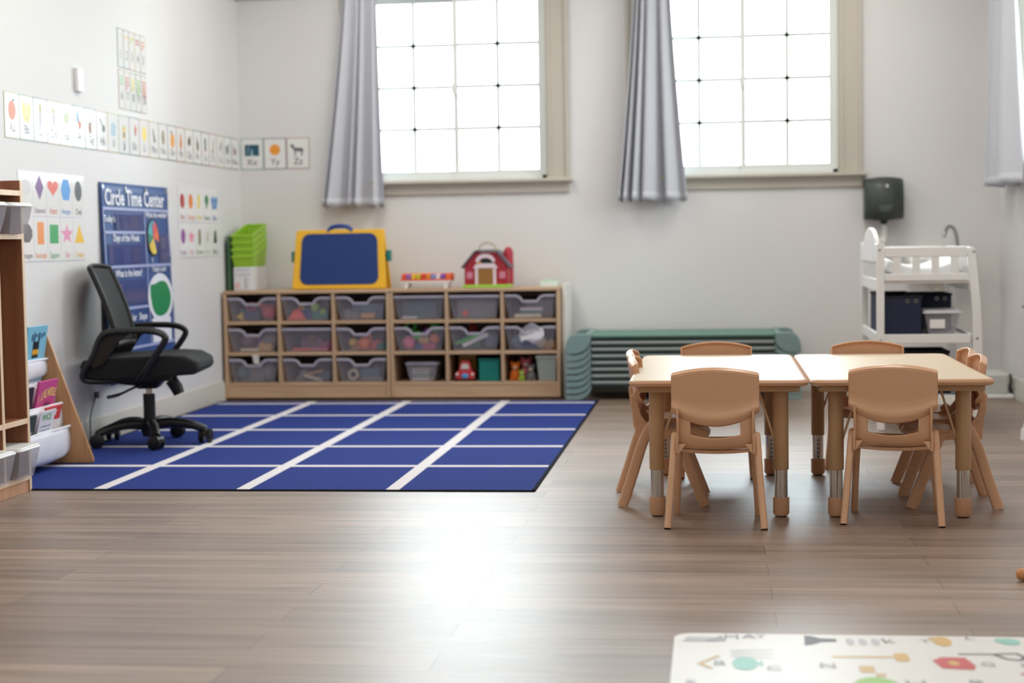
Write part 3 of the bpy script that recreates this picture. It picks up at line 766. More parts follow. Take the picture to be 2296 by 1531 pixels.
x = C2[0]; lidded_bin('lidded_box', x + .07, x + .255, SY0 + .03, SY0 + .24, .106, .222, 'small clear box with a white lid, bottom row under the toy barn', lid=TRAYRIM, taper=.022)
for k, (cn, cc) in enumerate((('white', (226, 226, 226)), ('teal', (120, 160, 158)), ('grey', (196, 198, 200)), ('cream', (214, 206, 190)))):
    pz = .112 + .019 * k
    p = MB().box(x + .098 , x + .205, SY0 + .06, SY0 + .20, pz, pz + .014).build('paper_pad', C_('pad_' + cn, *cc)); tag(p, '%s paper pad inside the small lidded box on the bottom shelf' % cn, 'paper', 'paper pads in the small lidded box')
# red toy car with a face-like front (plain), with a yellow box behind
x = C2[1]
t = thing('toy_truck', 'red toy truck with blue bumper on the bottom shelf beside the teal box', 'toy', (x + .09, SY0 + .08, .105))
MB().prism([(x + .035, .118), (x + .145, .118), (x + .150, .150), (x + .132, .168), (x + .048, .168), (x + .030, .150)], SY0 + .03, SY0 + .13, 'xz').build('body', C_('toy_red', *TOYC['red']), t, bevel=.006)
MB().prism([(x + .050, .168), (x + .130, .168), (x + .118, .218), (x + .105, .228), (x + .075, .228), (x + .062, .218)], SY0 + .04, SY0 + .12, 'xz').build('cab', C_('truck_cab_red', 206, 70, 70), t, bevel=.005)
MB().prism([(x + .064, .178), (x + .116, .178), (x + .107, .210), (x + .073, .210)], SY0 + .036, SY0 + .041, 'xz').build('windscreen', C_('truck_cream', 224, 214, 206), t, bevel=.002)
MB().ball((x + .09, SY0 + .03, .137), .022, .012, .016).build('bumper', C_('truck_blue', 74, 150, 210), t)
for s in (-1, 1):
    MB().cyl((x + .09 + s * .048, SY0 + .05, .121), (x + .09 + s * .062, SY0 + .05, .121), .016).build('wheel', BLACK, t)
    MB().ball((x + .09 + s * .046, SY0 + .028, .147), .009).build('headlamp', C_('truck_cream', 224, 214, 206), t)
o = MB().box(x + .03, x + .135, SY0 + .19, SY0 + .31, .106, .258).build('toy_carton', C_('carton_amber', 196, 150, 44), bevel=.003); tag(o, 'amber yellow carton standing behind the red toy truck', 'box')
t = thing('storage_cube', 'teal fabric cube on the bottom shelf beside the red toy truck', 'box', (x + .24, SY0 + .12, .105))
MB().box(x + .176, x + .296, SY0 + .025, SY0 + .25, .1055, .236).build('box_body', C_('teal_cloth', 10, 118, 108, .8), t, bevel=.004)
MB().box(x + .173, x + .298, SY0 + .022, SY0 + .253, .226, .240).build('rim', C_('teal_cloth_dark', 8, 100, 92, .8), t, bevel=.003)
x = C2[2]
def plush(x, y, z, s, col, ear, label):
    t = thing('plush_toy', label, 'toy', (x, y, z), group='soft toys on the bottom shelf')
    m = C_('plush_' + col[0], *col[1], .95)
    MB().ball((x, y, z + s * .8), s * .8, s * .6, s * .82).ball((x - s * .5, y - s * .4, z + s * .22), s * .3, s * .4, s * .22).ball((x + s * .5, y - s * .4, z + s * .22), s * .3, s * .4, s * .22).build('body', m, t)
    h = MB().ball((x, y - s * .1, z + s * 2.0), s * .62, s * .55, s * .58)
    for q in (-1, 1): h.ball((x + q * s * .5, y - s * .05, z + s * 2.5), s * .2, s * .15, s * ear)
    h.build('head', m, t)
    MB().ball((x, y - s * .62, z + s * 1.85), s * .26, s * .16, s * .2).build('muzzle', C_('plush_muzzle', 226, 200, 176, .95), t)
plush(x + .055, SY0 + .09, .105, .042, ('orange', (224, 118, 40)), .22, 'orange soft toy slumped on the bottom shelf beside the grey box')
plush(x + .115, SY0 + .13, .105, .050, ('rose', (206, 110, 120)), .3, 'rose pink soft toy sitting behind the orange one on the bottom shelf')
plush(x + .097, SY0 + .05, .105, .024, ('lime', (150, 180, 60)), .25, 'small lime soft toy at the front of the bottom shelf')
plush(x + .150, SY0 + .07, .105, .036, ('grey', (120, 116, 116)), .25, 'grey soft toy leaning by the grey green box on the bottom shelf')
t = thing('storage_cube', 'grey green cube bin on the bottom shelf next to the soft toys', 'box', (x + .25, SY0 + .12, .105))
MB().frustum((x + .200, x + .300, SY0 + .03, SY0 + .25), (x + .188, x + .307, SY0 + .02, SY0 + .26), .1055, .248).build('box_body', C_('grey_green_cloth', 150, 158, 150, .8), t, bevel=.004)
MB().box(x + .184, x + .309, SY0 + .016, SY0 + .262, .240, .256).build('rim', C_('grey_green_rim', 166, 172, 164, .8), t, bevel=.003)

# ------------------------------------------------------------------ things standing on the shelves
ZT = .6565
def lime_bins():
    LIME = C_('lime_plastic', 150, 194, 44); LIMEL = C_('lime_plastic', 150, 194, 44)
    x0, x1, y0, y1 = -2.888, -2.762, 9.80, 10.125
    t = thing('file_box', 'white printed file box standing under the lime bins on the shelf', 'box', ((x0 + x1) / 2, (y0 + y1) / 2, ZT))
    MB().box(x0 + .004, x1 - .004, y0 + .006, y1, ZT, .7985).build('box_body', C_('file_box_white', 224, 224, 228), t, bevel=.003)
    p = MB(); p.box(x0 + .012, x1 - .03, y0 + .0045, y0 + .006, .778, .786); p.box(x0 + .012, x1 - .02, y0 + .0045, y0 + .006, .748, .756); p.box(x0 + .072, x0 + .09, y0 + .0045, y0 + .006, .665, .735)
    p.build('printing', C_('file_box_grey', 196, 196, 202), t)
    MB().prism(ell(x0 + .028, .69, .016, .02, 14), y0 + .004, y0 + .006, 'xz').build('sticker', C_('file_box_pink', 224, 190, 188), t)
    g = 'lime bins nested in one stack'
    def one(z, lab):
        mb = MB(); th = .003; tp = .010; hf, hb = .066, .134
        zb = 0.0
        B = [(x0 + tp, y0 + tp), (x1 - tp, y0 + tp), (x1 - tp, y1 - tp), (x0 + tp, y1 - tp)]; H = [hf, hf, hb, hb]
        Tt = [(x0, y0), (x1, y0), (x1, y1), (x0, y1)]
        for i in range(4):
            j = (i + 1) % 4
            mb.shell([[(B[i][0], B[i][1], z), (B[j][0], B[j][1], z)], [(Tt[i][0], Tt[i][1], z + H[i]), (Tt[j][0], Tt[j][1], z + H[j])]], th)
        mb.box(B[0][0], B[2][0], B[0][1], B[2][1], z, z + .003)
        # rolled rim
        ring = [(Tt[i][0], Tt[i][1], z + H[i]) for i in range(4)]
        for i in range(4): mb.tube([Vector(ring[i]) + Vector((0, 0, -.006)), Vector(ring[(i + 1) % 4]) + Vector((0, 0, -.006))], .0085, 10, ry=.006, up=(0, 0, 1))
        return tag(mb.build('nesting_bin', LIME), lab, 'bin', g)
    for k, nm in enumerate(('lowest', 'second from the bottom', 'second from the top', 'topmost')):
        one(.7995 + .042 * k, 'lime green plastic bin, %s of the nested stack by the wall corner' % nm)
    d = MB().box(-2.921, -2.899, 9.80, 10.1, ZT, .985).build('folder', C_('dark_green_board', 58, 96, 62), bevel=.003)
    tag(d, 'dark green upright folder beside the stack of lime bins', 'folder')
lime_bins()

def easel():
    cx = -2.238
    t = thing('tabletop_easel', 'yellow tabletop easel with a blue board and carry handle', 'easel', (cx, 9.9, ZT))
    Y = C_('easel_yellow', 240, 184, 36); B = C_('easel_blue', 4, 48, 114, .5); TL = C_('easel_teal', 14, 124, 116)
    a = math.atan2(.055, .355)
    for s, nm in ((-1, 'front_frame'), (1, 'rear_frame')):
        Tm = Matrix.Translation((cx, 9.90 + s * .075, ZT)) @ Matrix.Rotation(-s * -a if False else s * a, 4, 'X') if False else Matrix.Translation((cx, 9.90 + s * .075, ZT)) @ Matrix.Rotation(s * a, 4, 'X')
        hw0, hw1, h = .290, .264, .362
        if s < 0:
            MB().prism([(-hw0, .002), (hw0, .002), (hw1 + .004, h - .012), (hw1 - .008, h), (-hw1 + .008, h), (-hw1 - .004, h - .012)], -.011, .011, 'xz', 0, Tm).build(nm, Y, t, bevel=.005)
            bp = []
            for px_, pz in rrect(-.244, .244, .028, .338, .05, 8): bp.append((px_ * (1 - .06 * (pz / .36)), pz))
            MB().prism(bp, -.0145, -.0105, 'xz', 0, Tm).build('board', B, t, bevel=.0015)
        else: MB().prism([(-hw0, .002), (hw0, .002), (hw1, h), (-hw1, h)], -.011, .011, 'xz', 0, Tm).build(nm, Y, t, bevel=.005)
    MB().tube(catmull([(cx - .075, 9.885, ZT + .345), (cx - .058, 9.885, ZT + .368), (cx - .03, 9.885, ZT + .379), (cx + .03, 9.885, ZT + .379), (cx + .058, 9.885, ZT + .366), (cx + .075, 9.885, ZT + .345)], 6), .013, 12, ry=.020, up=(0, 0, 1)).build('handle', C_('easel_handle', 20, 66, 140), t)
    for s in (-1, 1):
        MB().box(cx + s * .292 - .013, cx + s * .292 + .013, 9.88, 9.93, ZT + .165, ZT + .232).cyl((cx + s * .262, 9.905, ZT + .2), (cx + s * .286, 9.905, ZT + .2), .009).build('side_clip', TL, t, bevel=.005)
easel()

def xylophone():
    x0, x1, y0, y1 = -1.852, -1.555, 9.78, 9.90
    t = thing('toy_piano', 'small toy piano with bright keys on white legs atop the shelf', 'toy', ((x0 + x1) / 2, (y0 + y1) / 2, ZT))
    MB().box(x0, x1, y0, y1, .690, .704).build('tray', WPLAS, t, bevel=.003)
    MB().box(x0 - .006, x1 + .006, y0 - .003, y1 + .004, .704, .712).box(x0 - .006, x1 + .006, y0 + .1, y1 + .004, .712, .746).build('case', C_('piano_orange', 240, 104, 52), t, bevel=.003)
    for s in (x0 + .012, x1 - .045):
        for yy in (y0 + .008, y1 - .03): MB().frustum((s + .006, s + .026, yy, yy + .02), (s, s + .033, yy - .003, yy + .023), ZT, .690).build('leg', WPLAS, t, bevel=.003)
    cols = [(232, 84, 60), (158, 104, 190), (238, 190, 60), (206, 196, 56), (222, 70, 44), (240, 140, 40), (130, 150, 206), (236, 220, 226), (130, 84, 180), (244, 110, 50)]
    w = (x1 - x0) / len(cols)
    for k, c in enumerate(cols): MB().box(x0 + w * k + .002, x0 + w * (k + 1) - .002, y0 + .002, y0 + .10, .7125, .742).build('key', C_('piano_key_%d' % k, *c), t, bevel=.003)
xylophone()

def barn():
    cx, y0, y1 = -1.342, 9.80, 9.97
    t = thing('toy_barn', 'red wooden toy barn with grey roof on a lime base', 'toy', (cx, (y0 + y1) / 2, ZT))
    RED = C_('barn_red', 172, 40, 54); SL = C_('barn_slate', 104, 96, 108); WH = C_('barn_white', 232, 214, 222)
    hw = .130; z0 = ZT + .018; ze = .785; zr = .868
    MB().box(cx - .142, cx + .142, y0 - .012, y1 + .012, ZT, z0).build('base', C_('barn_lime', 156, 210, 74), t, bevel=.004)
    MB().prism([(cx - hw, z0), (cx + hw, z0), (cx + hw, ze), (cx + .062, zr), (cx - .062, zr), (cx - hw, ze)], y0, y1, 'xz').build('walls', RED, t, bevel=.003)
    rf = MB()
    for a, b in (((cx - hw - .012, ze - .012), (cx - .060, zr + .003)), ((cx - .060, zr + .003), (cx + .060, zr + .003)), ((cx + .060, zr + .003), (cx + hw + .012, ze - .012))):
        v = Vector((b[0] - a[0], b[1] - a[1])).normalized(); n = Vector((-v.y, v.x)) * .010
        rf.prism([a, b, (b[0] + n.x, b[1] + n.y), (a[0] + n.x, a[1] + n.y)], y0 - .014, y1 + .014, 'xz')
    rf.build('roof', SL, t)
    d = y0 - .001
    MB().box(cx - .048, cx + .042, d - .006, d + .001, z0, z0 + .098).build('door', C_('barn_door', 152, 108, 52), t, bevel=.002)
    fr = MB().box(cx - .066, cx - .048, d - .006, d, z0, z0 + .112).box(cx + .042, cx + .060, d - .006, d, z0, z0 + .112)
    fr.prism([(cx - .078, z0 + .098), (cx + .072, z0 + .098), (cx + .050, z0 + .126), (cx - .056, z0 + .126)], d - .008, d, 'xz'); fr.build('door_frame', WH, t, bevel=.002)
    ar = [(cx - .003 + .058 * math.cos(PI * k / 14), .812 + .046 * math.sin(PI * k / 14)) for k in range(15)]; ai = [(cx - .003 + .042 * math.cos(PI * k / 14), .806 + .028 * math.sin(PI * k / 14)) for k in range(14, -1, -1)]
    MB().prism(ar + ai, d - .006, d, 'xz').build('hayloft_arch', WH, t)
    MB().prism([(cx + .044 * math.cos(PI * k / 14), .800 + .030 * math.sin(PI * k / 14)) for k in range(15)], d - .004, d, 'xz').build('hayloft_opening', C_('barn_dark', 16, 26, 24), t)
    MB().ball((cx - .040, d - .004, .803), .014, .006, .010).build('hay', C_('barn_hay', 206, 150, 100), t)
    for s in (-1, 1): MB().prism(rect(cx + s * .098 - .018, cx + s * .098 + .018, .712, .752), d - .004, d, 'xz').build('window', C_('barn_window', 206, 130, 150), t)
    MB().tube(catmull([(cx - .052, 9.885, .872), (cx - .046, 9.885, .902), (cx - .018, 9.885, .922), (cx + .018, 9.885, .922), (cx + .046, 9.885, .902), (cx + .052, 9.885, .872)], 6), .006, 10).build('handle', C_('barn_handle', 196, 190, 168), t)
    MB().lathe([(.030, z0), (.030, .862), (.026, .880), (.014, .893), (.0, .897)], (cx + .118, y1 - .035, 0), 20).build('silo', C_('barn_silo', 178, 42, 62), t)
barn()
t = thing('tissue_box', 'little white box with a mint top at the end of the toy shelf', 'box', (-.972, 9.88, ZT))
MB().box(-1.025, -.922, 9.82, 9.92, ZT, .688).build('box_body', C_('mint_white', 226, 236, 228), t, bevel=.003); MB().box(-1.015, -.93, 9.825, 9.915, .688, .697).build('lid', C_('mint_green', 178, 222, 188), t, bevel=.002)
o = MB().box(-.893, -.868, 9.80, 10.16, .0005, .672).build('foam_board', M('white_board', (232, 230, 224), .5), bevel=.003); tag(o, 'white board standing on edge between toy shelf and stacked cots', 'board')

# ------------------------------------------------------------------ stacked cots
def make_cots():
    x0, x1, y0, y1, dz, N = -.862, .492, 9.615, 10.155, .0385, 8
    def arm(s, top):
        def X(a): return x0 + a if s < 0 else x1 - a
        if top:
            lo = [(.0, .0), (.050, .0)] + [(.050 + .10 * math.sin(k * PI / 16), .0 + .082 * (1 - math.cos(k * PI / 16))) for k in range(1, 9)]
            hi = [(.15, .118), (.06, .118), (.030, .106), (.010, .075), (.002, .04)]
        else:
            lo = [(.0, .0), (.050, .0)] + [(.050 + .10 * math.sin(k * PI / 16), .0 + .082 * (1 - math.cos(k * PI / 16))) for k in range(1, 9)]
            hi = [(.05 + .10 * math.sin(k * PI / 16), .0295 + .082 * (1 - math.cos(k * PI / 16))) for k in range(8, -1, -1)] + [(.006, .0295), (.0, .024)]
        return [(X(a), b) for a, b in lo + hi]
    names = ['bottom', 'second from the bottom', 'third from the bottom', 'fourth from the bottom', 'fourth from the top', 'third from the top', 'second from the top', 'top']
    g = 'green stacking cots below the window'
    def one(k):
        top = k == N - 1; z = dz * k
        lab = 'green stacking nap cot, %s one of the stack against the wall' % names[k] if not top else 'green stacking nap cot on top of the stack against the wall'
        t = thing('nap_cot', lab, 'cot', ((x0 + x1) / 2, (y0 + y1) / 2, 0), group=g)
        for s in (-1, 1):
            e = MB(); P = arm(s, top)
            for ya in (y0, y1 - .04): e.prism([(a, b) for a, b in P], ya, ya + .04, 'xz')
            xa, xb = (x0 + .115, x0 + .15) if s < 0 else (x1 - .15, x1 - .115)
            e.box(xa, xb, y0 + .04, y1 - .04, .084, .112)
            if top: e.box(min(xa, xa), xb, y0 + .04, y1 - .04, .1, .118)
            e.build('end_frame', COTG, t, bevel=.006)
        f = MB(); prof = rrect(y0 + .006, y1 - .006, .093, .112, .009, 5)
        f.prism(prof, x0 + .152, x1 - .152, 'yz'); f.build('cloth', COTT if top else COTF, t, bevel=.002)
        for yy in (y0 + .018, y1 - .018): MB().cyl((x0 + .13, yy, .084), (x1 - .13, yy, .084), .0085, n=10).build('side_rail', COTD, t)
        return t
    low = one(0); tp = one(N - 1); tp.location.z = dz * (N - 1)
    for k in range(1, N - 1):
        dup(low, (low.location.x, low.location.y, dz * k), 0, 'green stacking nap cot, %s one of the stack against the wall' % names[k], g)
make_cots()

# ------------------------------------------------------------------ towel dispenser, sink, changing cart, corner box
def dispenser():
    x0, x1, z0, z1, d = .892, 1.112, 1.030, 1.262, .20
    GD = M('smoke_green_plastic', (58, 64, 62), .42, vary=.05)
    t = thing('paper_towel_dispenser', 'dark smoky paper towel dispenser on the wall above the changing cart', 'dispenser', ((x0 + x1) / 2, YB, z0))
    G = []
    zs = [z0, z0 + .02, z0 + .06, (z0 + z1) / 2, z1 - .05, z1 - .015, z1]
    ds = [d - .03, d - .008, d, d, d - .01, d - .035, d - .07]
    for z, dd in zip(zs, ds):
        row = []
        for k in range(13):
            u = -1 + k / 6
            row.append(((x0 + x1) / 2 + (x1 - x0) / 2 * u, YB - dd + .05 * abs(u) ** 3 * 1.0, z + (.010 * (1 - u * u) if z > z1 - .01 else (-.012 * (1 - abs(u)) if z < z0 + .01 else 0))))
        G.append(row)
    c = MB().shell(G, .005)
    for j in (0, 12): c.shell([[r[j] for r in G], [(r[j][0], YB - .001, r[j][2]) for r in G]], .004)
    c.shell([G[-1], [(p[0], YB - .001, p[2]) for p in G[-1]]], .004); c.shell([G[0], [(p[0], YB - .001, p[2]) for p in G[0]]], .004)
    c.box(x0 + .01, x1 - .01, YB - .02, YB + .0005, z0 + .01, z1 - .01)
    c.build('cover', GD, t)
    MB().lathe([(.028, z0 - .004), (.022, z0 - .022), (.012, z0 - .034)], ((x0 + x1) / 2, YB - .11, 0), 18).build('nozzle', BLACK, t)
    MB().prism(ell((x0 + x1) / 2 + .01, z1 - .043, .010, .012, 16), YB - d + .012, YB - d - .003, 'xz').build('lock', C_('lock_grey', 190, 192, 190), t)
    tx = MB(); m = (x0 + x1) / 2
    for k, w in enumerate((.040, .036, .026)): tx.box(m - w, m + w, YB - d - .004, YB - d + .002, z0 + .070 - .013 * k, z0 + .074 - .013 * k)
    tx.build('printing', C_('print_grey', 120, 126, 122), t)
    G = [[(m + w + .006 * math.sin(4 * v) - .012 * v, YB - .11 + .012 * math.sin(3 * v + w * 60), z0 - .03 - .115 * v) for w in (-.022 + .012 * (1 - v), -.008, .008, .022 - .012 * (1 - v))] for v in [k / 8 for k in range(9)]]
    MB().shell(G, .002).build('paper_sheet', PAPER, t, angle=180)
dispenser()

def sink():
    t = thing('hand_sink', 'small white wall sink with a tall curved tap behind the changing cart', 'sink', (1.30, 9.98, .60))
    MB().frustum((1.20, 1.40, 9.94, 10.2005), (1.12, 1.46, 9.84, 10.2005), .66, .74).frustum((1.12, 1.46, 9.84, 10.2005), (1.115, 1.465, 9.835, 10.2005), .74, .80).build('basin', M('sink_ceramic', (236, 236, 234), .15), t, bevel=.012)
    MB().tube([(1.30, 10.03, .66), (1.30, 10.03, .52), (1.30, 10.19, .50)], .018, 12).build('drain_pipe', M('pipe_white', (214, 210, 196), .4), t)
    MB().tube(catmull([(1.432, 10.08, .80), (1.426, 10.08, .88), (1.412, 10.07, .945), (1.385, 10.04, .975), (1.360, 10.0, .972), (1.338, 9.97, .940), (1.332, 9.96, .915)], 8), .0105, 12).lathe([(.022, .80), (.018, .825)], (1.432, 10.08, 0), 16).build('tap', STEEL, t)
    MB().cyl((1.46, 10.08, .80), (1.46, 10.08, .84), .012).box(1.453, 1.467, 10.02, 10.085, .838, .848).build('tap_lever', STEEL, t)
sink()

def cart():
    x0, x1, y0, y1 = .768, 1.222, 8.08, 8.95
    t = thing('changing_cart', 'white slatted baby changing cart with arched end, behind the tables', 'changing table', ((x0 + x1) / 2, (y0 + y1) / 2, 0))
    pw = .036
    for yy in (y0, y1 - .024):
        MB().box(x0, x0 + pw, yy, yy + .024, 0, .893).build('post', WHITE, t, bevel=.003)
        # curved outer legs
        L, Rr = [], []
        for k in range(13):
            z = .866 * (1 - k / 12); q = 1 - z / .866
            bow = .022 * math.sin(PI * min(1, q * 1.1)) + .030 * q
            L.append((x1 - pw + bow * .8, z)); Rr.append((x1 + bow * 1.0, z))
        MB().prism(L + Rr[::-1], yy, yy + .024, 'xz').build('post', WHITE, t, bevel=.003)
    for yy, in ((y0 + .003,), (y1 - .021,)):
        MB().box(x0 + pw, x1 - pw + .002, yy, yy + .018, .826, .872).build('rail', WHITE, t, bevel=.003)
        MB().box(x0 + pw, x1 - pw + .004, yy, yy + .018, .713, .747).build('rail', WHITE, t, bevel=.003)
        for k in range(4):
            a = x0 + pw + .042 + k * .089; MB().box(a, a + .036, yy + .002, yy + .014, .745, .828).build('slat', WHITE, t, bevel=.002)
        MB().box(x0 + pw, x1 - pw + .02, yy, yy + .018, .415, .459).build('rail', WHITE, t, bevel=.003)
        MB().box(x0 + pw, x1 - pw + .04, yy, yy + .018, .122, .166).build('rail', WHITE, t, bevel=.003)
    # arched long side facing the room, and the plain long side
    arch = [(y0 + .024, .80), (y1 - .024, .80), (y1 - .024, .885), (y1 - .10, .892)] + [((y0 + y1) / 2 + .30 * math.cos(PI * k / 16), .892 + .078 * math.sin(PI * k / 16)) for k in range(17)] + [(y0 + .10, .892), (y0 + .024, .885)]
    MB().prism(arch, x0 + .004, x0 + .024, 'yz').build('arched_panel', WHITE, t, bevel=.004)
    for xx in (x0 + .006, x1 - .022):
        MB().box(xx, xx + .016, y0 + .024, y1 - .024, .665, .722).build('side_rail', WHITE, t, bevel=.003)
        MB().box(xx, xx + .016, y0 + .024, y1 - .024, .412, .462).build('side_rail', WHITE, t, bevel=.003)
        for k in range(7):
            a = y0 + .09 + k * .108; MB().box(xx + .002, xx + .012, a, a + .036, .72, .83).build('slat', WHITE, t, bevel=.002)
    MB().box(x1 - .022, x1 - .006, y0 + .024, y1 - .024, .826, .872).build('side_rail', WHITE, t, bevel=.003)
    for z in (.700, .437, .145): MB().box(x0 + .022, x1 - .018, y0 + .018, y1 - .018, z, z + .014).build('shelf', WHITE, t, bevel=.002)
    bl = MB()
    for bx, bz in ((x0 + .014, .862), (x1 - .004, .848), (x0 + .018, .432), (x1 + .012, .438)): bl.lathe([(.0065, y0 - .002), (.005, y0 - .003), (.0, y0 - .003)], (bx, 0, bz), 12, axis='y')
    bl.build('bolt', STEEL, t)
    return x0, x1, y0, y1
cx0, cx1, cy0, cy1 = cart()
pad = MB()
G = []
for i in range(15):
    row = []
    for j in range(9):
        u = -1 + j / 4; v = i / 14
        row.append((.995 + .175 * u, cy0 + .05 + (cy1 - cy0 - .10) * v, .745 + .045 * abs(u) ** 2.2 + .010 * math.sin(PI * v)))
    G.append(row)
pad.shell(G, .055)
tag(pad.build('changing_pad', M('white_pad', (246, 246, 246), .6, vary=.01), bevel=.012, seg=3, angle=80), 'white contoured changing pad lying in the top of the cart', 'pad')
def cube(x0, x1, y0, y1, z0, z1, label):
    t = thing('fabric_bin', label, 'box', ((x0 + x1) / 2, (y0 + y1) / 2, z0), group='navy fabric bins on the changing cart')
    mb = MB(); th = .006
    mb.box(x0, x1, y0, y0 + th, z0, z1); mb.box(x0, x1, y1 - th, y1, z0, z1); mb.box(x0, x0 + th, y0, y1, z0, z1); mb.box(x1 - th, x1, y0, y1, z0, z1); mb.box(x0, x1, y0, y1, z0, z0 + th)
    mb.build('bin_body', NAVYF, t, bevel=.002)
    r = MB().tube([(x0, y0, z1), (x1, y0, z1), (x1, y1, z1), (x0, y1, z1)], .006, 8, closed=True); r.build('binding', M('navy_binding', (12, 14, 24), .8), t)
    e = MB()
    for q in (-.02, .02): e.tube([((x0 + x1) / 2 + .04 + q + .008 * math.cos(a * PI / 6), y0 - .003, z1 - .02 + .008 * math.sin(a * PI / 6)) for a in range(12)], .0022, 6, closed=True)
    e.build('eyelet', STEEL, t)
cube(.807, .982, 8.112, 8.82, .4515, .636, 'navy fabric bin at the front of the cart shelf beside the clear bin')
cube(.99, 1.172, 8.50, 8.80, .4515, .632, 'navy fabric bin behind the clear bin on the cart shelf')
cube(.925, 1.130, 8.26, 8.55, .1595, .362, 'navy fabric bin on the low shelf of the changing cart')
lidded_bin('storage_bin', .998, 1.158, 8.115, 8.40, .4515, .570, 'clear bin with pale lid and paper label on the cart shelf', lid=C_('pale_lid', 222, 221, 226), taper=.022)
o = MB().box(1.02, 1.09, 8.1165, 8.1275, .485, .527).build('paper_label', PAPER); tag(o, 'white paper label on the clear bin of the cart', 'label')
o = MB().box(1.135, 1.195, 8.20, 8.50, .1595, .235).build('wipes_pack', C_('slate_pack', 112, 132, 140), bevel=.01); tag(o, 'slate blue pack lying on the low shelf of the changing cart', 'pack')

t = thing('step_box', 'grey white box on a low base in the corner by the side wall', 'box', (1.565, 9.75, 0))
MB().box(1.455, 1.668, 9.585, 9.95, .0005, .028).build('base', WPLAS, t, bevel=.008)
MB().box(1.478, 1.640, 9.605, 9.93, .028, .143).build('box_body', C_('pale_grey_plastic', 206, 208, 204), t, bevel=.012)
MB().tube(catmull([(1.652, 9.62, .14), (1.655, 9.615, .10), (1.648, 9.612, .07), (1.656, 9.612, .035)], 5), .007, 8).build('cord', BLACK, t)

# things at the picture's edge by the side wall
t = thing('utility_stand', 'white metal stand with a chrome edged top by the side wall', 'stand', (1.52, 7.86, 0))
MB().prism(rrect(1.436, 1.672, 7.70, 8.02, .04), .588, .612, 'xy').build('top', WHITE, t, bevel=.004)
MB().tube([(a, b, .590) for a, b in rrect(1.430, 1.676, 7.694, 8.026, .045)], .010, 10, closed=True).build('chrome_rim', CHROME, t)
for a, fa in ((1.50, 1.388), (1.645, 1.660)):
    for b, fb in ((7.745, 7.72), (7.985, 8.0)):
        l = MB().cyl((fa if a > 1.6 else fa + (.09 if fb > 7.8 else 0), fb, .02), (a, b, .588), .012).build('leg', WHITE, t); MB().lathe([(.015, .05), (.018, .0), (.0, 0)], (fa if a > 1.6 else fa + (.09 if fb > 7.8 else 0), fb, 0), 16).build('foot', WPLAS, l)
o = MB().tube([(.800, 4.56, .018), (.806, 4.56, .018), (.82, 4.56, .018), (1.25, 4.585, .018)], [.009, .015, .0178, .0178], 18).build('wooden_dowel', wood('dowel_wood', (196, 130, 78), (214, 152, 98), 'X', .4)); tag(o, 'wooden dowel lying on the floor in front of the tables', 'dowel')

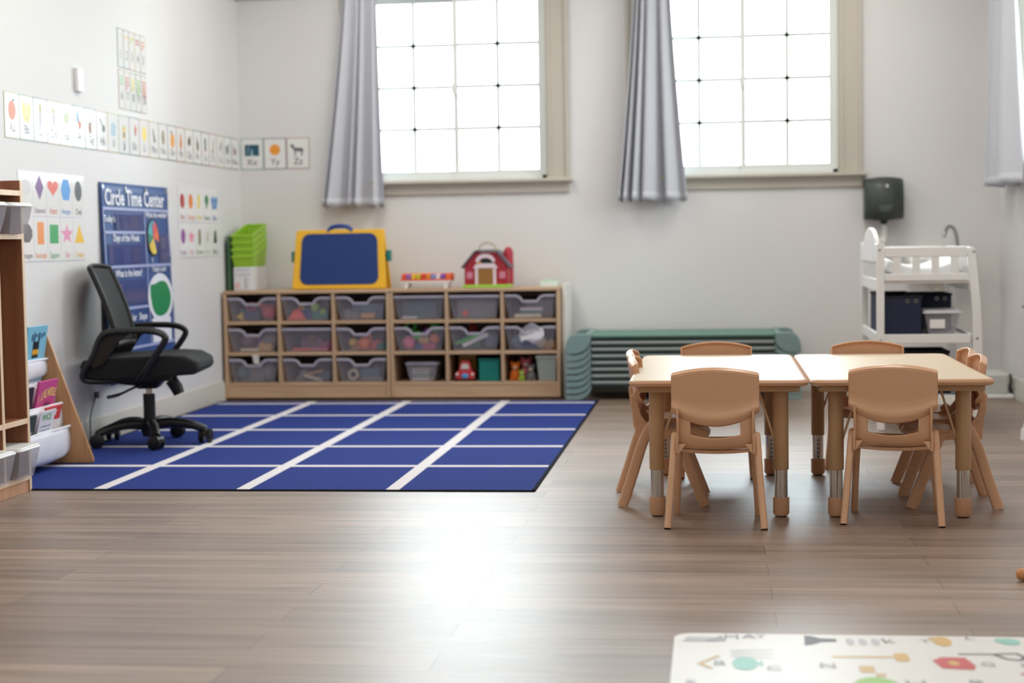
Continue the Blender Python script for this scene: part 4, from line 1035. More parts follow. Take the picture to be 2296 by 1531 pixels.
# ------------------------------------------------------------------ office chair
def office_chair():
    t = thing('office_chair', 'black mesh back office chair with arms on the blue rug', 'chair', (-2.645, 7.552, .006), R(8))
    b = lambda mb, nm, m=BLACK, par=None, **k: mb.build(nm, m, par or t, local=True, **k)
    # seat cushion
    prof = [(-.262, .345), (-.268, .375), (-.255, .404), (-.15, .415), (0, .420), (.14, .424), (.22, .418), (.268, .392), (.276, .362), (.255, .338), (.15, .332), (0, .325), (-.15, .320), (-.24, .325)]
    seat = MB(); n = len(prof); vs = []; ys = [-.245, -.235, -.21, -.12, 0, .12, .21, .235, .245]
    sc = [.90, .965, 1, 1, 1, 1, 1, .965, .90]
    for y, k in zip(ys, sc):
        for x, z in prof: vs.append((x * (k if x > 0 else 1 - (1 - k) * .6), y, .370 + (z - .370) * (k if k < 1 else 1) + .006 * (abs(y) / .21) ** 2 * (z > .37)))
    fs = [tuple(range(n)), tuple(range((len(ys) - 1) * n, len(ys) * n))] + [(i * n + k, i * n + (k + 1) % n, (i + 1) * n + (k + 1) % n, (i + 1) * n + k) for i in range(len(ys) - 1) for k in range(n)]
    seat.add(vs, fs); b(seat, 'seat', BFAB, bevel=.008, seg=2, angle=60)
    # backrest: mesh panel in a frame
    def bp(u, v):   # u across -1..1, v 0 foot .. 1 top
        z = .475 + .355 * v
        x = -.118 - .125 * v ** 1.35 - .012 * (1 - v) ** 2 + .028 * u * u
        w = .215 - .018 * v - .020 * (1 - v) ** 2
        return Vector((x, u * w, z + .010 * (1 - u * u) * (v > .9)))
    G = [[bp(-.94 + 1.88 * j / 12, .03 + .94 * i / 14) for j in range(13)] for i in range(15)]
    b(MB().shell(G, .006), 'backrest_mesh', M('black_mesh', (13, 13, 14), .75, vary=.3, scale=180, bump=.6), angle=80)
    ring = [bp(-1, k / 12) for k in range(13)] + [bp(-1 + 2 * k / 8, 1) for k in range(1, 8)] + [bp(1, 1 - k / 12) for k in range(13)] + [bp(1 - 2 * k / 8, 0) for k in range(1, 8)]
    b(MB().tube(ring, .011, 10, closed=True, ry=.013), 'backrest_frame')
    b(MB().tube(catmull([bp(0, .03) + Vector((-.012, 0, 0)), (-.20, 0, .42), (-.18, 0, .33), (-.08, 0, .305), (0, 0, .30)], 6), .030, 12, ry=.012), 'back_support')
    for s in (-1, 1):
        y = s * .262
        loop = [(.0, y * .9, .318), (.035, y, .36), (.085, y, .430), (.128, y, .492), (.130, y, .520), (.098, y, .538), (.04, y, .546), (-.06, y, .546), (-.135, y, .538), (-.172, y * .97, .500), (-.20, y * .96, .430), (-.238, y * .95, .372), (-.252, y * .93, .335), (-.225, y * .88, .316), (-.12, y * .8, .314)]
        pth = catmull(loop, 5); m = len(pth)
        w = [.016 + .006 * math.exp(-((i / m - .45) / .12) ** 2) for i in range(m)]
        o = MB().tube(pth, w, 12, ry=.012, up=(0, 1, 0)) if False else MB().tube(pth, .013, 12, ry=.019)
        # web between arm and back
        o.prism([(-.020, .543), (-.140, .540), (-.180, .495), (-.215, .412), (-.200, .372), (-.150, .392), (-.118, .440), (-.080, .496), (-.04, .525)], y * .96 - .010, y * .96 + .010, 'xz')
        b(o, 'armrest', bevel=.004, angle=50)
    b(MB().tube([(.105, s * 0 + .0, .300), (.13, 0, .262), (.142, 0, .232)], [.030, .030, .026], 14), 'tilt_knob')
    b(MB().box(-.10, .12, -.09, .09, .300, .326).frustum((-.045, .045, -.045, .045), (-.075, .075, -.07, .07), .262, .302), 'tilt_plate', bevel=.006)
    b(MB().tube(catmull([(-.02, -.06, .285), (-.06, -.13, .268), (-.10, -.20, .250), (-.14, -.245, .243)], 5), [.006] * 10 + [.008] * 6, 8), 'lever')
    b(MB().lathe([(.028, .235), (.028, .10), (.024, .095)], (0, 0, 0), 20), 'column')
    b(MB().lathe([(.014, .30), (.014, .22)], (0, 0, 0), 16), 'piston', CHROME)
    base = MB().lathe([(.0, .035), (.032, .035), (.040, .06), (.040, .105), (.030, .115)], (0, 0, 0), 24)
    ang = [-73, -1, 71, 143, 215]
    for a in ang:
        c, s_ = math.cos(R(a)), math.sin(R(a))
        P = [(c * r, s_ * r, z) for r, z in ((.02, .088), (.09, .098), (.17, .092), (.235, .074), (.262, .062))]
        base.tube(catmull(P, 4), [.027 - .010 * k / 16 for k in range(17)], 10, ry=[.030 - .010 * k / 16 for k in range(17)], up=(0, 0, 1))
    b(base, 'star_base', angle=50)
    for k, a in enumerate(ang):
        c, s_ = math.cos(R(a)) * .262, math.sin(R(a)) * .262; q = R(a + 55 + 25 * k)
        Tm = Matrix.Translation((c, s_, 0)) @ Matrix.Rotation(q, 4, 'Z')
        cs = MB().lathe([(.010, .062), (.010, .040)], (0, 0, 0), 10, T=Tm)
        cs.prism([(.034 * math.cos(PI * j / 10), .033 + .033 * math.sin(PI * j / 10)) for j in range(11)], -.008, .008, 'xz', 0, Tm)
        co = b(cs, 'caster', bevel=.002)
        for s in (-1, 1): MB().lathe([(.024, s * .009), (.0325, s * .013), (.0325, s * .027), (.022, s * .031)], (0, 0, .0325), 20, T=Tm, axis='y').build('wheel', BLACK, co, local=True)
office_chair()
cord = MB().tube(catmull([(-2.928, 7.62, .235), (-2.925, 7.56, .18), (-2.915, 7.50, .13), (-2.895, 7.44, .05), (-2.885, 7.36, .012), (-2.88, 7.2, .011)], 6), .0035, 8).build('power_cord', M('grey_cord', (70, 76, 84), .5)); tag(cord, 'thin grey power cord dropping down the wall behind the office chair', 'cord')
t = thing('wall_outlet', 'white wall outlet behind the office chair', 'outlet', (XL, 7.62, .20))
MB().box(XL, XL + .006, 7.585, 7.655, .20, .315).build('cover_plate', WPLAS, t, bevel=.003); MB().box(XL + .006, XL + .022, 7.605, 7.635, .215, .245).build('plug', C_('plug_grey', 84, 88, 96), t, bevel=.003)

# ------------------------------------------------------------------ book rack
def book_rack():
    y0, y1 = 6.150, 6.868
    t = thing('book_rack', 'oak sided book rack with white canvas pockets by the wall', 'book rack', (-2.78, (y0 + y1) / 2, .006))
    prof = [(-2.918, .006), (-2.664, .006), (-2.655, .014), (-2.657, .030), (-2.850, .570), (-2.860, .580), (-2.918, .580)]
    for yy in (y0, y1 - .016): MB().prism(prof, yy, yy + .016, 'xz').build('side_panel', OAK, t, bevel=.004)
    pk = [(-2.850, .456, .385), (-2.819, .361, .245), (-2.789, .265, .135), (-2.757, .166, .045)]
    for k, (x, z, zb) in enumerate(pk):
        G = []
        for i in range(9):
            v = i / 8; row = []
            for j in range(15):
                u = j / 14; sag = math.sin(PI * u)
                xx = x - .003 - .012 * v + .010 * math.sin(PI * v) - .05 * max(0, v - .86) / .14; zz = z - (z - zb) * min(v, .9) / .9 - .012 * sag * v + .004 * max(0, v - .9) / .1
                row.append((xx + .008 * sag * (1 - v) + .0022 * math.sin(23 * u + 5 * v), y0 + .017 + (y1 - y0 - .034) * u, zz + .004 * math.sin(6 * u) * v))
            G.append(row)
        back = [[(p[0] - .028 - .006 * (1 - i / 8), p[1], p[2] + .02) for p in r] for i, r in enumerate(G[-3:])]
        MB().shell(G, .004).build('canvas_pocket', CANVAS, t, angle=180)
        MB().tube([(x, y0 + .014, z + .002), (x, y1 - .014, z + .002)], .006, 10).build('hem_rod', CANVAS, t)
    # canvas back sheet
    MB().shell([[(-2.905, y0 + .017, .55), (-2.905, y1 - .017, .55)], [(-2.84, y0 + .017, .05), (-2.84, y1 - .017, .05)]], .004).build('canvas_back', CANVAS, t)
book_rack()
# books: local x across, local y up the cover, local z out of the cover (towards the room)
def book(name, w, h, th, cover, loc, lean, label, deco, group='picture books in the canvas rack'):
    Tm = Matrix.Translation(loc) @ Matrix.Rotation(R(-lean), 4, 'Y') @ Matrix(((0, 0, 1, 0), (1, 0, 0, 0), (0, 1, 0, 0), (0, 0, 0, 1)))
    t = thing(name, label, 'book', loc, group=group); t.matrix_world = Tm
    MB().box(0, w, 0, h, -th, 0).build('cover', cover, t, local=True, bevel=.001)
    MB().box(.003, w - .001, .003, h - .003, -th * .8, -th * .2).build('pages', PAPER, t, local=True)
    mb, mats = deco(MB(), w, h)
    mb.build('cover_art', mats, t, local=True)
    return t
def deco_blue(mb, w, h):
    m = [C_('ink_navy', 30, 60, 110), C_('ink_black', 20, 20, 26), C_('ink_yellow', 240, 180, 40)]
    [mb.box(w * (.2 + .12 * q), w * (.2 + .12 * q) + .014, h * (.74 + .03 * (q % 3)), h * (.86 + .02 * (q % 2)), .0002, .0006, 0) for q in range(6)]; mb.prism([(w * .30, .10), (w * .62, .10), (w * .62, .17), (w * .58, .215), (w * .54, .17), (w * .38, .17), (w * .34, .215), (w * .30, .17)], .0002, .0006, 'xy', 1)
    for q in (.38, .54): mb.prism(ell(w * q, .125, .015, .013, 14), .0006, .001, 'xy', 2)
    return mb, m
def deco_pink(mb, w, h):
    m = [C_('ink_gold', 250, 214, 120), C_('ink_black', 20, 20, 26), C_('ink_skin', 196, 130, 100), C_('ink_mauve', 110, 50, 96)]
    for k, ch in enumerate('I LIKE MYSELF'):
        mb.text(ch, .016 + w * .90 * k / 12.5, h * (.66 + .026 * k - .0016 * k * k), .050, .0006, 0, bold=.02, rot=.15, sx=.62)
    mb.flat(ell(w * .56, .055, .040, .030, 18), .0004, 'xy', 2)
    for a in range(9):
        t = R(20 + 140 * a / 8); c = Vector((w * .56, .070)); d = Vector((math.cos(t), math.sin(t))); n = Vector((-d.y, d.x))
        p = c + d * .075; q0 = c + n * .012 + d * .02; q1 = c - n * .012 + d * .02
        mb.flat([tuple(q0), tuple(q1), tuple(p)], .0006, 'xy', 1)
    mb.flat(ell(w * .56, .085, .038, .022, 16), .0005, 'xy', 1)
    return mb, m
def deco_paper(mb, w, h):
    m = [C_('ink_leaf', 92, 176, 92), C_('ink_violet', 108, 104, 150), C_('ink_red', 206, 60, 64)]
    mb.text('WICE', w * .45, h * .86, .038, .0006, 0, bold=.02)
    for r in range(5):
        for q in range(6): mb.box(.014 + q * .018, .014 + q * .018 + .008 + .006 * ((q * 7 + r * 3) % 3) / 2, h * .66 - .016 * r, h * .66 - .016 * r + .006, .0002, .0006, 1)
    return mb, m
def deco_red(mb, w, h):
    m = [C_('ink_white', 240, 230, 230), C_('ink_red', 206, 60, 64)]
    mb.box(.0, w, 0, h * .72, .0002, .0005, 0); mb.flat(star(w * .62, h * .88, .022), .0006, 'xy', 0); mb.flat(ell(w * .5, h * .28, .02, .014, 14), .0008, 'xy', 1)
    return mb, m
book('picture_book', .20, .235, .010, C_('cover_sky_blue', 130, 196, 224), (-2.868, 6.635, .372), -9, 'sky blue picture book with a dark cat head, top canvas pocket', deco_blue)
book('picture_book', .195, .225, .010, C_('cover_pink', 208, 74, 142), (-2.812, 6.570, .160), -12, 'pink picture book with curved yellow title, middle canvas pocket', deco_pink)
book('picture_book', .150, .205, .004, C_('cover_paper', 236, 234, 240), (-2.788, 6.520, .062), -13, 'white leaflet with green heading and violet lines, low canvas pocket', deco_paper)
book('picture_book', .165, .215, .008, C_('cover_red', 214, 60, 64), (-2.803, 6.605, .060), -13, 'red and white picture book half hidden behind the white leaflet', deco_red)
book('picture_book', .17, .20, .010, C_('cover_dark', 40, 42, 50), (-2.828, 6.395, .165), -12, 'dark picture book beside the pink one in the middle pocket', lambda mb, w, h: (mb.box(.02, w - .02, h * .6, h * .62, .0002, .0005, 0), [C_('ink_gold', 250, 214, 120)]))
book('picture_book', .16, .19, .010, C_('cover_dark_green', 46, 62, 60), (-2.800, 6.355, .065), -13, 'dark green picture book beside the white leaflet in the low pocket', lambda mb, w, h: (mb.box(.02, w - .02, h * .6, h * .62, .0002, .0005, 0), [C_('ink_white', 240, 230, 230)]))

# ------------------------------------------------------------------ coat cubby with bins
def cubby():
    xf, xb, y1 = -2.622, -2.922, 6.122; w = .020; cwid = .206; n = 4
    y0 = y1 - n * (cwid + w) - w
    t = thing('coat_cubby', 'tall wooden coat cubby with open lockers against the wall', 'cubby', ((xf + xb) / 2, (y0 + y1) / 2, 0))
    for k in range(n + 1):
        y = y1 - w - k * (cwid + w)
        end = k in (0, n)
        MB().box(xb, xf - .003, y, y + w, 0 if end else .065, 1.192 if end else 1.135).build('upright', CUBBY if not end else CUBBY, t, bevel=.002)
        MB().box(xf - .003, xf, y, y + w, 0 if end else .065, 1.192 if end else 1.135).build('edge_strip', BIRCH, t, bevel=.001)
    for z in (1.133, .968, .262, .045):
        MB().box(xb, xf - .003, y0 + w, y1 - w, z, z + .020).build('shelf', CUBBY, t, bevel=.001)
        MB().box(xf - .004, xf - .0005, y0 + w, y1 - w, z, z + .020).build('edge_strip', BIRCH, t, bevel=.001)
    MB().box(xb - .008, xb, y0, y1, .0, 1.192).build('back_panel', CUBBYL, t, bevel=.001)
    MB().box(xf - .020, xf - .005, y0 + w, y1 - w, 0, .045).build('plinth', CUBBYL, t, bevel=.001)
    g = 'white lidded bins in the coat cubby'
    for k in range(n):
        a = y1 - w - k * (cwid + w) - cwid
        pos = ['end column by the book rack', 'second column from the book rack', 'third column from the book rack', 'fourth column from the book rack'][k]
        for z0, z1, nm in ((.989, 1.104, 'upper'), (.066, .188, 'lower')):
            lidded_bin('cubby_bin', xb + .03, xf + .048, a + .012, a + cwid - .012, z0, z1, 'clear bin with white lid, %s shelf, %s' % (nm, pos), group=g, taper=.020, over=.008)
cubby()

# ------------------------------------------------------------------ wall cards
def card(Tm, w, h, border, art, name, label, cat, group, fr=.006, paper=LAMP):
    mats = [border, paper]; idx = {}
    mb = MB(); mb.box(-w / 2, w / 2, -h / 2, h / 2, -.0004, .0022, 0)
    mb.prism(rrect(-w / 2 + fr, w / 2 - fr, -h / 2 + fr, h / 2 - fr, .006, 3), .0022, .0026, 'xy', 1)
    lay = [.0029]
    def put(poly, m):
        if m.name not in idx: idx[m.name] = len(mats); mats.append(m)
        mb.flat(poly, lay[0], 'xy', idx[m.name]); lay[0] += .0003
    def txt(s, x, y, size, m, bold=.0, sx=1.0):
        if m.name not in idx: idx[m.name] = len(mats); mats.append(m)
        mb.text(s, x, y, size, lay[0], idx[m.name], bold=bold, sx=sx)
    art(put, txt)
    return tag(mb.build(name, mats, mat4=Tm), label, cat, group)

K = dict(apple=(222, 120, 80), yellow=(232, 226, 120), olive=(176, 170, 76), lilac=(196, 186, 200), pale=(196, 206, 160), red=(206, 84, 60), brown=(150, 84, 58), black=(58, 60, 62), ice=(150, 176, 194), gold=(206, 172, 62), lemon=(238, 208, 70), darkolive=(104, 104, 76), nut=(150, 140, 108),
         orange=(242, 160, 50), leaf=(60, 120, 90), peach=(226, 160, 112), quail=(112, 92, 60), green=(72, 98, 80), rust=(170, 124, 110), mauve=(170, 138, 148), grey=(150, 152, 156), teal=(22, 82, 100), zebra=(96, 100, 104), amber=(244, 160, 56))
def kc(n): return C_('card_' + n, *K[n])
ART = {
 'A': ('apple', lambda p: (p(ell(0, .022, .040, .042), kc('apple')), p(ell(.016, .066, .012, .006), kc('leaf')))),
 'B': ('butterfly', lambda p: (p(ell(-.024, .034, .022, .034), kc('yellow')), p(ell(.024, .034, .022, .034), kc('yellow')), p(ell(-.018, .0, .016, .022), kc('yellow')), p(ell(.018, .0, .016, .022), kc('yellow')))),
 'C': ('candle', lambda p: (p(rrect(-.018, .018, -.024, .034, .008), kc('lilac')), p(ell(0, .052, .013, .022), kc('olive')))),
 'D': ('duck', lambda p: (p(ell(-.004, .05, .015, .014), kc('olive')), p(ell(.004, .012, .018, .034), kc('lilac')))),
 'E': ('elephant', lambda p: (p(ell(0, .030, .034, .026), kc('pale')), p(rect(-.022, -.010, -.012, .02), kc('pale')), p(rect(.012, .024, -.012, .02), kc('pale')))),
 'F': ('flower', lambda p: (p(ell(-.014, .044, .022, .026), kc('ice')), p(star(.010, .010, .034), kc('apple')), p(ell(.010, .010, .014, .016), kc('red')))),
 'G': ('guitar', lambda p: (p(ell(-.012, .004, .022, .030), kc('brown')), p([(-.004, .02), (.034, .062), (.040, .058), (.004, .014)], kc('grey')))),
 'H': ('hammer', lambda p: (p([(-.036, .055), (-.030, .062), (.012, .022), (.006, .014)], kc('black')), p(ell(.016, .012, .020, .018), kc('black')))),
 'I': ('ice block', lambda p: p([(-.036, -.004), (-.030, .040), (.006, .054), (.036, .036), (.030, -.012), (-.008, -.018)], kc('ice'))),
 'J': ('jar', lambda p: (p(rrect(-.022, .022, -.020, .036, .01), kc('gold')), p(ell(0, .0, .015, .014), kc('darkolive')), p(rect(-.018, .018, .036, .046), kc('olive')))),
 'K': ('kite', lambda p: (p([(.012, .064), (.040, .040), (.020, .0), (-.002, .032)], kc('red')), p([(.0, .01), (.010, .04), (.02, .0)], kc('darkolive')))),
 'L': ('lemon', lambda p: p(ell(0, .022, .032, .038), kc('lemon'))),
 'M': ('mountain', lambda p: p([(-.020, .058), (-.012, .06), (.030, -.010), (-.002, -.014)], kc('darkolive'))),
 'N': ('nut', lambda p: p(ell(0, .020, .024, .040), kc('nut'))),
 'O': ('orange', lambda p: (p(ell(.006, .014, .032, .040), kc('orange')), p(ell(-.010, .058, .012, .010), kc('leaf')))),
 'P': ('pear', lambda p: (p(ell(0, .006, .024, .032), kc('peach')), p(ell(0, .040, .014, .022), kc('peach')))),
 'Q': ('quail', lambda p: (p(ell(0, .022, .026, .022), kc('quail')), p(ell(.012, .044, .012, .012), kc('quail')))),
 'R': ('rabbit', lambda p: (p(ell(.004, .008, .020, .028), kc('darkolive')), p([(-.018, .056), (-.008, .058), (.0, .02), (-.010, .02)], kc('darkolive')))),
 'S': ('snake', lambda p: p(rrect(-.014, .014, -.016, .062, .012), kc('green'))),
 'T': ('train', lambda p: (p([(.010, .062), (.022, .058), (.006, .0), (-.010, .0)], kc('rust')), p(ell(-.004, -.008, .012, .014), kc('quail')))),
 'U': ('umbrella', lambda p: p([(.026, .056), (.012, .062), (-.018, .018), (-.010, -.004), (.016, .020)], kc('mauve'))),
 'V': ('violin', lambda p: (p(ell(-.008, .016, .022, .028), kc('zebra')), p([(.004, .034), (.034, .062), (.040, .056), (.012, .028)], kc('grey')))),
 'W': ('wagon', lambda p: (p(rrect(-.024, .028, -.006, .030, .006), kc('rust')), p([(-.030, .030), (-.022, .058), (-.016, .056), (-.020, .03)], kc('quail')))),
 'X': ('x-ray', lambda p: (p(rect(-.046, .046, -.012, .058), kc('teal')), p([(-.010, -.012), (.010, -.012), (.004, .03), (-.004, .03)], kc('ice')), p([(-.030, .0), (-.024, .0), (-.018, .05), (-.024, .05)], kc('ice')))),
 'Y': ('yo-yo', lambda p: (p(ell(0, .024, .034, .034), kc('amber')), p(ell(0, .024, .014, .014), kc('orange')))),
 'Z': ('zebra', lambda p: (p([(-.036, .036), (.032, .030), (.034, .008), (-.024, .014)], kc('zebra')), p([(-.052, .052), (-.030, .056), (-.022, .030), (-.036, .028)], kc('zebra')), p(rect(-.022, -.014, -.016, .014), kc('zebra')), p(rect(.020, .028, -.016, .012), kc('zebra')))),
}
BORD = [C_('border_cream', 186, 184, 144), C_('border_mint', 150, 168, 150), C_('border_grey', 142, 142, 148), C_('border_blush', 192, 164, 152)]
for i, L in enumerate('ABCDEFGHIJKLMNOPQRSTUVWXYZ'):
    pic, fn = ART[L]
    art = lambda p, t, fn=fn, L=L: (fn(p), t(L + L.lower(), 0, -.052, .056, INK if L in 'FGHIJXYZ' else INKL))
    Tm = on_left(6.703 + .15 * i + .075, 1.4945) if i < 23 else on_back(-2.935 + .1475 * (i - 23) + .074, 1.498)
    w = .1488 if i < 23 else .146
    where = 'in the alphabet row along the wall' if i < 23 else 'past the room corner, near the curtain'
    card(Tm, w, .194, BORD[i % 4] if i < 23 else (C_('border_sage', 160, 184, 176), BORD[2], BORD[3])[i - 23], art, 'alphabet_card', 'letter %s card with a small %s, %s' % (L, pic, where), 'alphabet card', 'alphabet cards')

NCOL = [None, 'orange', 'olive', 'red', 'apple', 'leaf', 'red', 'gold', 'leaf', 'apple']
def numart(nn):
    def art(p, t):
        k = nn - 1
        cols = [(206, 206, 200), (230, 190, 110), (196, 196, 70), (196, 96, 100), (222, 150, 120), (150, 200, 150), (206, 120, 116), (226, 214, 120), (150, 196, 100), (214, 130, 104)]
        m = C_('number_art_%d' % nn, *cols[k])
        for q in range(nn):
            r, c = divmod(q, 2); p(ell(-.014 + .028 * c if nn > 1 else 0, .062 - .017 * r, .011, .007, 10), m)
        t(str(nn), 0, -.032, .062, INK, .0, .8)
    return art
for nn in range(1, 11):
    r, c = divmod(nn - 1, 5)
    card(on_left(8.072 + .0825 * c + .0412, 1.926 - .206 * r), .081, .196, BORD[(nn + r) % 4], numart(nn), 'number_card', 'narrow number %d card on the wall above the alphabet row' % nn, 'number card', 'number cards', fr=.005)

SH = [('Circle', None, (212, 206, 206)), ('Diamond', [(0, .075), (.034, .010), (0, -.055), (-.034, .010)], (116, 56, 130)), ('Heart', None, (222, 82, 62)), ('Hexagon', [(-.022, .062), (.022, .062), (.042, .006), (.026, -.048), (-.026, -.048), (-.042, .006)], (44, 140, 214)), ('Oval', None, (40, 42, 44)),
      ('Octagon', [(-.018, .05), (.018, .05), (.042, .022), (.042, -.014), (.018, -.042), (-.018, -.042), (-.042, -.014), (-.042, .022)], (104, 92, 92)), ('Rectangle', rect(-.026, .026, -.052, .062), (240, 148, 70)), ('Square', rect(-.036, .036, -.048, .050), (52, 164, 88)), ('Star', star(0, .0, .056), (230, 146, 184)), ('Triangle', [(-.042, -.046), (.042, -.046), (0, .056)], (240, 190, 44))]
for k, (nm, poly, c) in enumerate(SH):
    r, col = divmod(k, 5)
    if nm == 'Circle': poly = ell(0, .006, .042, .042)
    if nm == 'Heart': poly = heart(0, .014, .046)
    if nm == 'Oval': poly = ell(0, .004, .032, .054)
    m = C_('shape_' + nm.lower(), *c)
    art = lambda p, t, poly=poly, m=m, nm=nm: (p([(x * 1.38, y * .86 + .022) for x, y in poly], m), t(nm, 0, -.072, .042 if len(nm) < 7 else .034, m, .0, .9))
    card(on_left(6.816 + .15 * col + .075, 1.169 - .197 * r), .1485, .195, C_('shape_border', 222, 222, 228), art, 'shape_card', 'white card with a %s %s, on the wall by the cubby' % (('pale', 'purple', 'red orange', 'blue', 'black', 'dark', 'orange', 'green', 'pink', 'yellow')[k], nm.lower()), 'shape card', 'shape cards', fr=.003)
# one more blank card end of the same row, mostly behind the cubby top
CC = [('Red', 'apple', (188, 64, 64)), ('Orange', 'pumpkin', (236, 136, 62)), ('Yellow', 'crayon', (238, 220, 84)), ('Green', 'tree', (46, 132, 80)), ('Blue', 'butterfly', (70, 138, 196)), ('Purple', 'grapes', (152, 92, 164)), ('Pink', 'flower', (236, 160, 184)), ('Brown', 'log', (134, 126, 96)), ('White', 'goose', (206, 206, 200)), ('Black', 'hat', (40, 76, 56))]
def colart(nm, m):
    def art(p0, t):
        p = lambda poly, mm: p0([(x * 1.5, y) for x, y in poly], mm)
        if nm in ('Red', 'Orange', 'Purple'): p(ell(0, .02, .026, .042), m)
        elif nm == 'Yellow': p(rrect(-.014, .014, -.02, .062, .012), m)
        elif nm == 'Green': p(ell(0, .034, .024, .030), m); p(rect(-.008, .008, -.014, .01), m)
        elif nm == 'Blue': p(ell(-.022, .032, .020, .026), m); p(ell(.022, .032, .020, .026), m); p(ell(-.016, .0, .014, .020), m); p(ell(.016, .0, .014, .020), m)
        elif nm == 'Pink': p(star(0, .016, .040, .55), m)
        elif nm == 'Brown': p(rrect(-.014, .014, -.030, .060, .01), m)
        elif nm == 'White': p(ell(0, .014, .018, .032), m)
        else: p([(-.022, -.020), (.022, -.020), (.012, .062), (-.010, .05)], m)
        t(nm, 0, -.070, .042, m)
    return art
for k, (nm, pic, c) in enumerate(CC):
    r, col = divmod(k, 5); m = C_('colour_' + nm.lower(), *c)
    card(on_left(8.950 + .15 * col + .075, 1.163 - .197 * r), .1485, .195, C_('colour_border', 220, 220, 226), colart(nm, m), 'colour_card', 'white colour word card for %s with a %s, beside the blue wall chart' % (nm.lower(), pic), 'colour card', 'colour cards', fr=.003)

# small white wall switch
tag(MB().box(XL - .0004, XL + .020, 7.492, 7.558, 1.655, 1.768).build('wall_switch', WPLAS, bevel=.006, seg=3), 'slim white switch box high on the wall beside the number cards', 'switch')

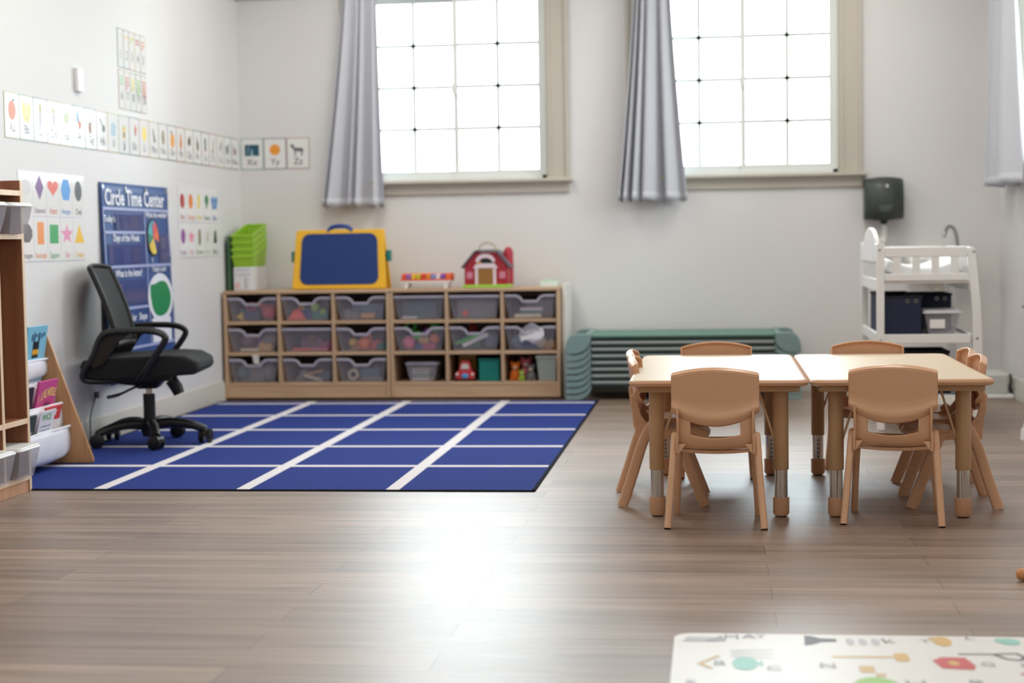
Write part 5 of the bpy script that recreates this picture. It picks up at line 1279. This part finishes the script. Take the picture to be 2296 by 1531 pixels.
# ------------------------------------------------------------------ circle time chart
def chart():
    W, H = 1.0, .985
    Tm = on_left(7.752, 1.247, .004) @ Matrix.Rotation(R(-1.7), 4, 'X')      # foot hangs a little off the wall
    t = thing('pocket_chart', 'navy hanging chart titled Circle Time Center behind the office chair', 'wall chart', (0, 0, 0)); t.matrix_world = Tm
    NV = M('chart_navy', (40, 76, 136), .5, vary=.10, scale=3); LI = C_('chart_lilac', 164, 172, 214); WH = C_('chart_white', 234, 236, 244)
    G = [[(W * j / 24, -H * i / 24, .0015 + .004 * math.sin(j * .9) * (i / 24) + .002 * math.sin(i * .8 + j * .3)) for j in range(25)] for i in range(25)]
    MB().shell(G, .003).build('sheet', NV, t, local=True, angle=180)
    b = MB(); z0, z1 = .0075, .0082
    def hl(v, u0, u1): b.box(u0, u1, -v - .007, -v + .007, z0, z1)
    def vl(u, v0, v1): b.box(u - .006, u + .006, -v1, -v0, z0, z1)
    hl(.127, .012, .985); hl(.243, .012, .60); hl(.413, .012, .985); hl(.622, .012, .60); hl(.823, .012, .985)
    vl(.018, .127, .823); vl(.603, .127, .823)
    for v in (.27, .56, .72): vl(.980, v - .14, v + .10)
    b.build('divider_lines', LI, t, local=True)
    for st, u, v, sz, k in (('Circle Time Center', .485, .074, .112, .98), ('Today is', .10, .178, .046, 1), ('Days of the Week', .32, .272, .050, 1), ("What's the weather?", .79, .150, .040, 1),
                            ('What is the letter?', .33, .448, .050, 1), ("Today's color", .79, .435, .040, 1), ('Color', .34, .672, .050, 1), ('Shape', .50, .672, .050, 1)):
        MB().text(st, u, -v, sz, z1, 0, bold=.022, sx=k).build('lettering', WH, t, local=True)
    for (u0, u1, v0, v1, nm) in ((.17, .58, .150, .232, 'clear_pocket'), (.05, .58, .300, .400, 'clear_pocket'), (.12, .58, .480, .605, 'clear_pocket'), (.80, .965, .25, .40, 'clear_pocket')):
        MB().box(u0, u1, -v1, -v0, z0 + .001, z0 + .0025).build(nm, clear_plastic('chart_pocket_film', (96, 104, 160), .35, .12), t, local=True)
    cd = [(.19, .22, .165, .225, (120, 110, 150)), (.27, .36, .16, .226, (96, 84, 130)), (.38, .50, .16, .226, (112, 84, 112)), (.07, .12, .315, .395, (140, 128, 160)), (.25, .38, .315, .395, (92, 96, 150)), (.40, .52, .32, .395, (120, 92, 104)), (.16, .22, .50, .58, (170, 140, 150)), (.27, .53, .53, .60, (84, 90, 138)), (.84, .92, .27, .33, (120, 130, 160)), (.84, .95, .345, .395, (110, 118, 146))]
    for k, (u0, u1, v0, v1, c) in enumerate(cd): MB().box(u0, u1, -v1, -v0, z0, z0 + .0009).build('word_strip', C_('strip_%d' % k, *c), t, local=True)
    # weather wheel
    w = MB(); cols = [(220, 84, 84), (70, 150, 180), (84, 180, 190), (44, 130, 110), (226, 190, 70), (236, 210, 90), (60, 56, 120), (238, 120, 70)]
    mats = [C_('wheel_rim', 22, 26, 40)] + [C_('wheel_%d' % k, *c) for k, c in enumerate(cols)]
    w.prism(ell(.715, -.268, .092, .098, 32), z0, z0 + .002, 'xy', 0)
    for k in range(8):
        a0, a1 = PI / 4 * k + .5, PI / 4 * (k + 1) + .5
        w.flat([(.720, -.268)] + [(.720 + .080 * math.cos(a0 + (a1 - a0) * j / 6), -.268 + .088 * math.sin(a0 + (a1 - a0) * j / 6)) for j in range(7)], z0 + .0025, 'xy', 1 + k)
    w.build('weather_wheel', mats, t, local=True)
    MB().box(.714, .726, -.275, -.20, z0 + .003, z0 + .004).build('wheel_pointer', C_('pointer_red', 226, 80, 60), t, local=True)
    MB().prism(ell(.69, -.385, .012, .016, 12), z0, z0 + .001, 'xy').build('drop', LI, t, local=True)
    MB().prism(ell(.787, -.585, .197, .128, 40), z0, z0 + .001, 'xy').box(.632, .930, -.815, -.69, z0, z0 + .0012).build('bulb_panel', WH, t, local=True)
    gp = [(.638, -.515), (.70, -.512), (.77, -.500), (.852, -.500), (.90, -.520), (.94, -.560), (.944, -.60), (.915, -.640), (.86, -.668), (.78, -.682), (.70, -.672), (.655, -.640), (.632, -.59), (.626, -.55)]
    MB().prism([(p.x, p.y) for p in catmull([(a, b_, 0) for a, b_ in gp], 4, True)], z0 + .0014, z0 + .0024, 'xy').build('green_card', C_('bulb_green', 0, 136, 80), t, local=True)
    for u in (.035, .35, .65, .965): MB().lathe([(.004, 0), (.012, 0), (.012, .004), (.004, .004)], (u, -.022, .004), 14).build('grommet', STEEL, t, local=True)
chart()

# ------------------------------------------------------------------ daylight, lamps, camera
wd = bpy.data.worlds.new('overcast_sky'); SC.world = wd; wd.use_nodes = True
nt = wd.node_tree; bg = nt.nodes['Background']
tc = nt.nodes.new('ShaderNodeTexCoord'); sx = nt.nodes.new('ShaderNodeSeparateXYZ'); cr = nt.nodes.new('ShaderNodeValToRGB')
nt.links.new(tc.outputs['Generated'], sx.inputs[0])
mr = nt.nodes.new('ShaderNodeMapRange'); mr.inputs['From Min'].default_value = -1; mr.inputs['From Max'].default_value = 1
nt.links.new(sx.outputs['Z'], mr.inputs['Value']); nt.links.new(mr.outputs['Result'], cr.inputs['Fac'])
e = cr.color_ramp.elements; e[0].position = .40; e[0].color = (.60, .66, .66, 1); e[1].position = .56; e[1].color = (.84, .91, 1.0, 1)
nt.links.new(cr.outputs['Color'], bg.inputs['Color']); bg.inputs['Strength'].default_value = 17.0

def portal(name, loc, rot, sx_, sy_):
    l = bpy.data.lights.new(name, 'AREA'); l.shape = 'RECTANGLE'; l.size = sx_; l.size_y = sy_; l.cycles.is_portal = True
    o = bpy.data.objects.new(name, l); COL.objects.link(o); o.location = loc; o.rotation_euler = rot
for H in (W1, W2): portal('daylight_portal', ((H[0] + H[1]) / 2, YB + .17, (H[2] + H[3]) / 2), (R(-90), 0, 0), H[1] - H[0], H[3] - H[2])
for H in (W3, W4): portal('daylight_portal', (XR + .17, (H[0] + H[1]) / 2, (H[2] + H[3]) / 2), (R(90), 0, R(90)), H[1] - H[0], H[3] - H[2])
def lamp(x, y, sx_, sy_, p, col=(1, .96, .90)):
    l = bpy.data.lights.new('ceiling_lamp', 'AREA'); l.shape = 'RECTANGLE'; l.size = sx_; l.size_y = sy_; l.energy = p; l.color = col
    o = bpy.data.objects.new('ceiling_lamp', l); COL.objects.link(o); o.location = (x, y, ZC - .06)
for x in (-1.8, .6):
    for y in (.8, 3.6, 6.4, 8.9): lamp(x, y, .6, 1.2, {.8: 10, 3.6: 11, 6.4: 17, 8.9: 17}[y])

F, YAW, PIT, ROL = 3736.0, .1212057, .0605167, -.015643
fw = Vector((-math.sin(YAW) * math.cos(PIT), math.cos(YAW) * math.cos(PIT), -math.sin(PIT)))
r0 = Vector((math.cos(YAW), math.sin(YAW), 0)); u0 = r0.cross(fw)
rt = r0 * math.cos(ROL) + u0 * math.sin(ROL); up = -r0 * math.sin(ROL) + u0 * math.cos(ROL)
cam = bpy.data.cameras.new('camera'); co = bpy.data.objects.new('camera', cam); COL.objects.link(co)
co.matrix_world = Matrix(((rt.x, up.x, -fw.x, 0), (rt.y, up.y, -fw.y, 0), (rt.z, up.z, -fw.z, .934), (0, 0, 0, 1)))
cam.sensor_fit = 'HORIZONTAL'; cam.sensor_width = 36; cam.lens = F / 2296 * 36; cam.clip_start = .05; cam.clip_end = 100
cam.dof.use_dof = True; cam.dof.focus_distance = 5.45; cam.dof.aperture_fstop = 2.4
SC.camera = co
vs = SC.view_settings; vs.view_transform = 'Standard'; vs.look = 'None'; vs.exposure = 0.16; vs.gamma = 1.0; vs.use_curve_mapping = False
SC.cycles.max_bounces = 8; SC.cycles.diffuse_bounces = 4; SC.cycles.glossy_bounces = 4; SC.cycles.transparent_max_bounces = 16; SC.cycles.sample_clamp_indirect = 6
SC.cycles.use_denoising = True; SC.cycles.use_adaptive_sampling = True; SC.cycles.adaptive_threshold = .02
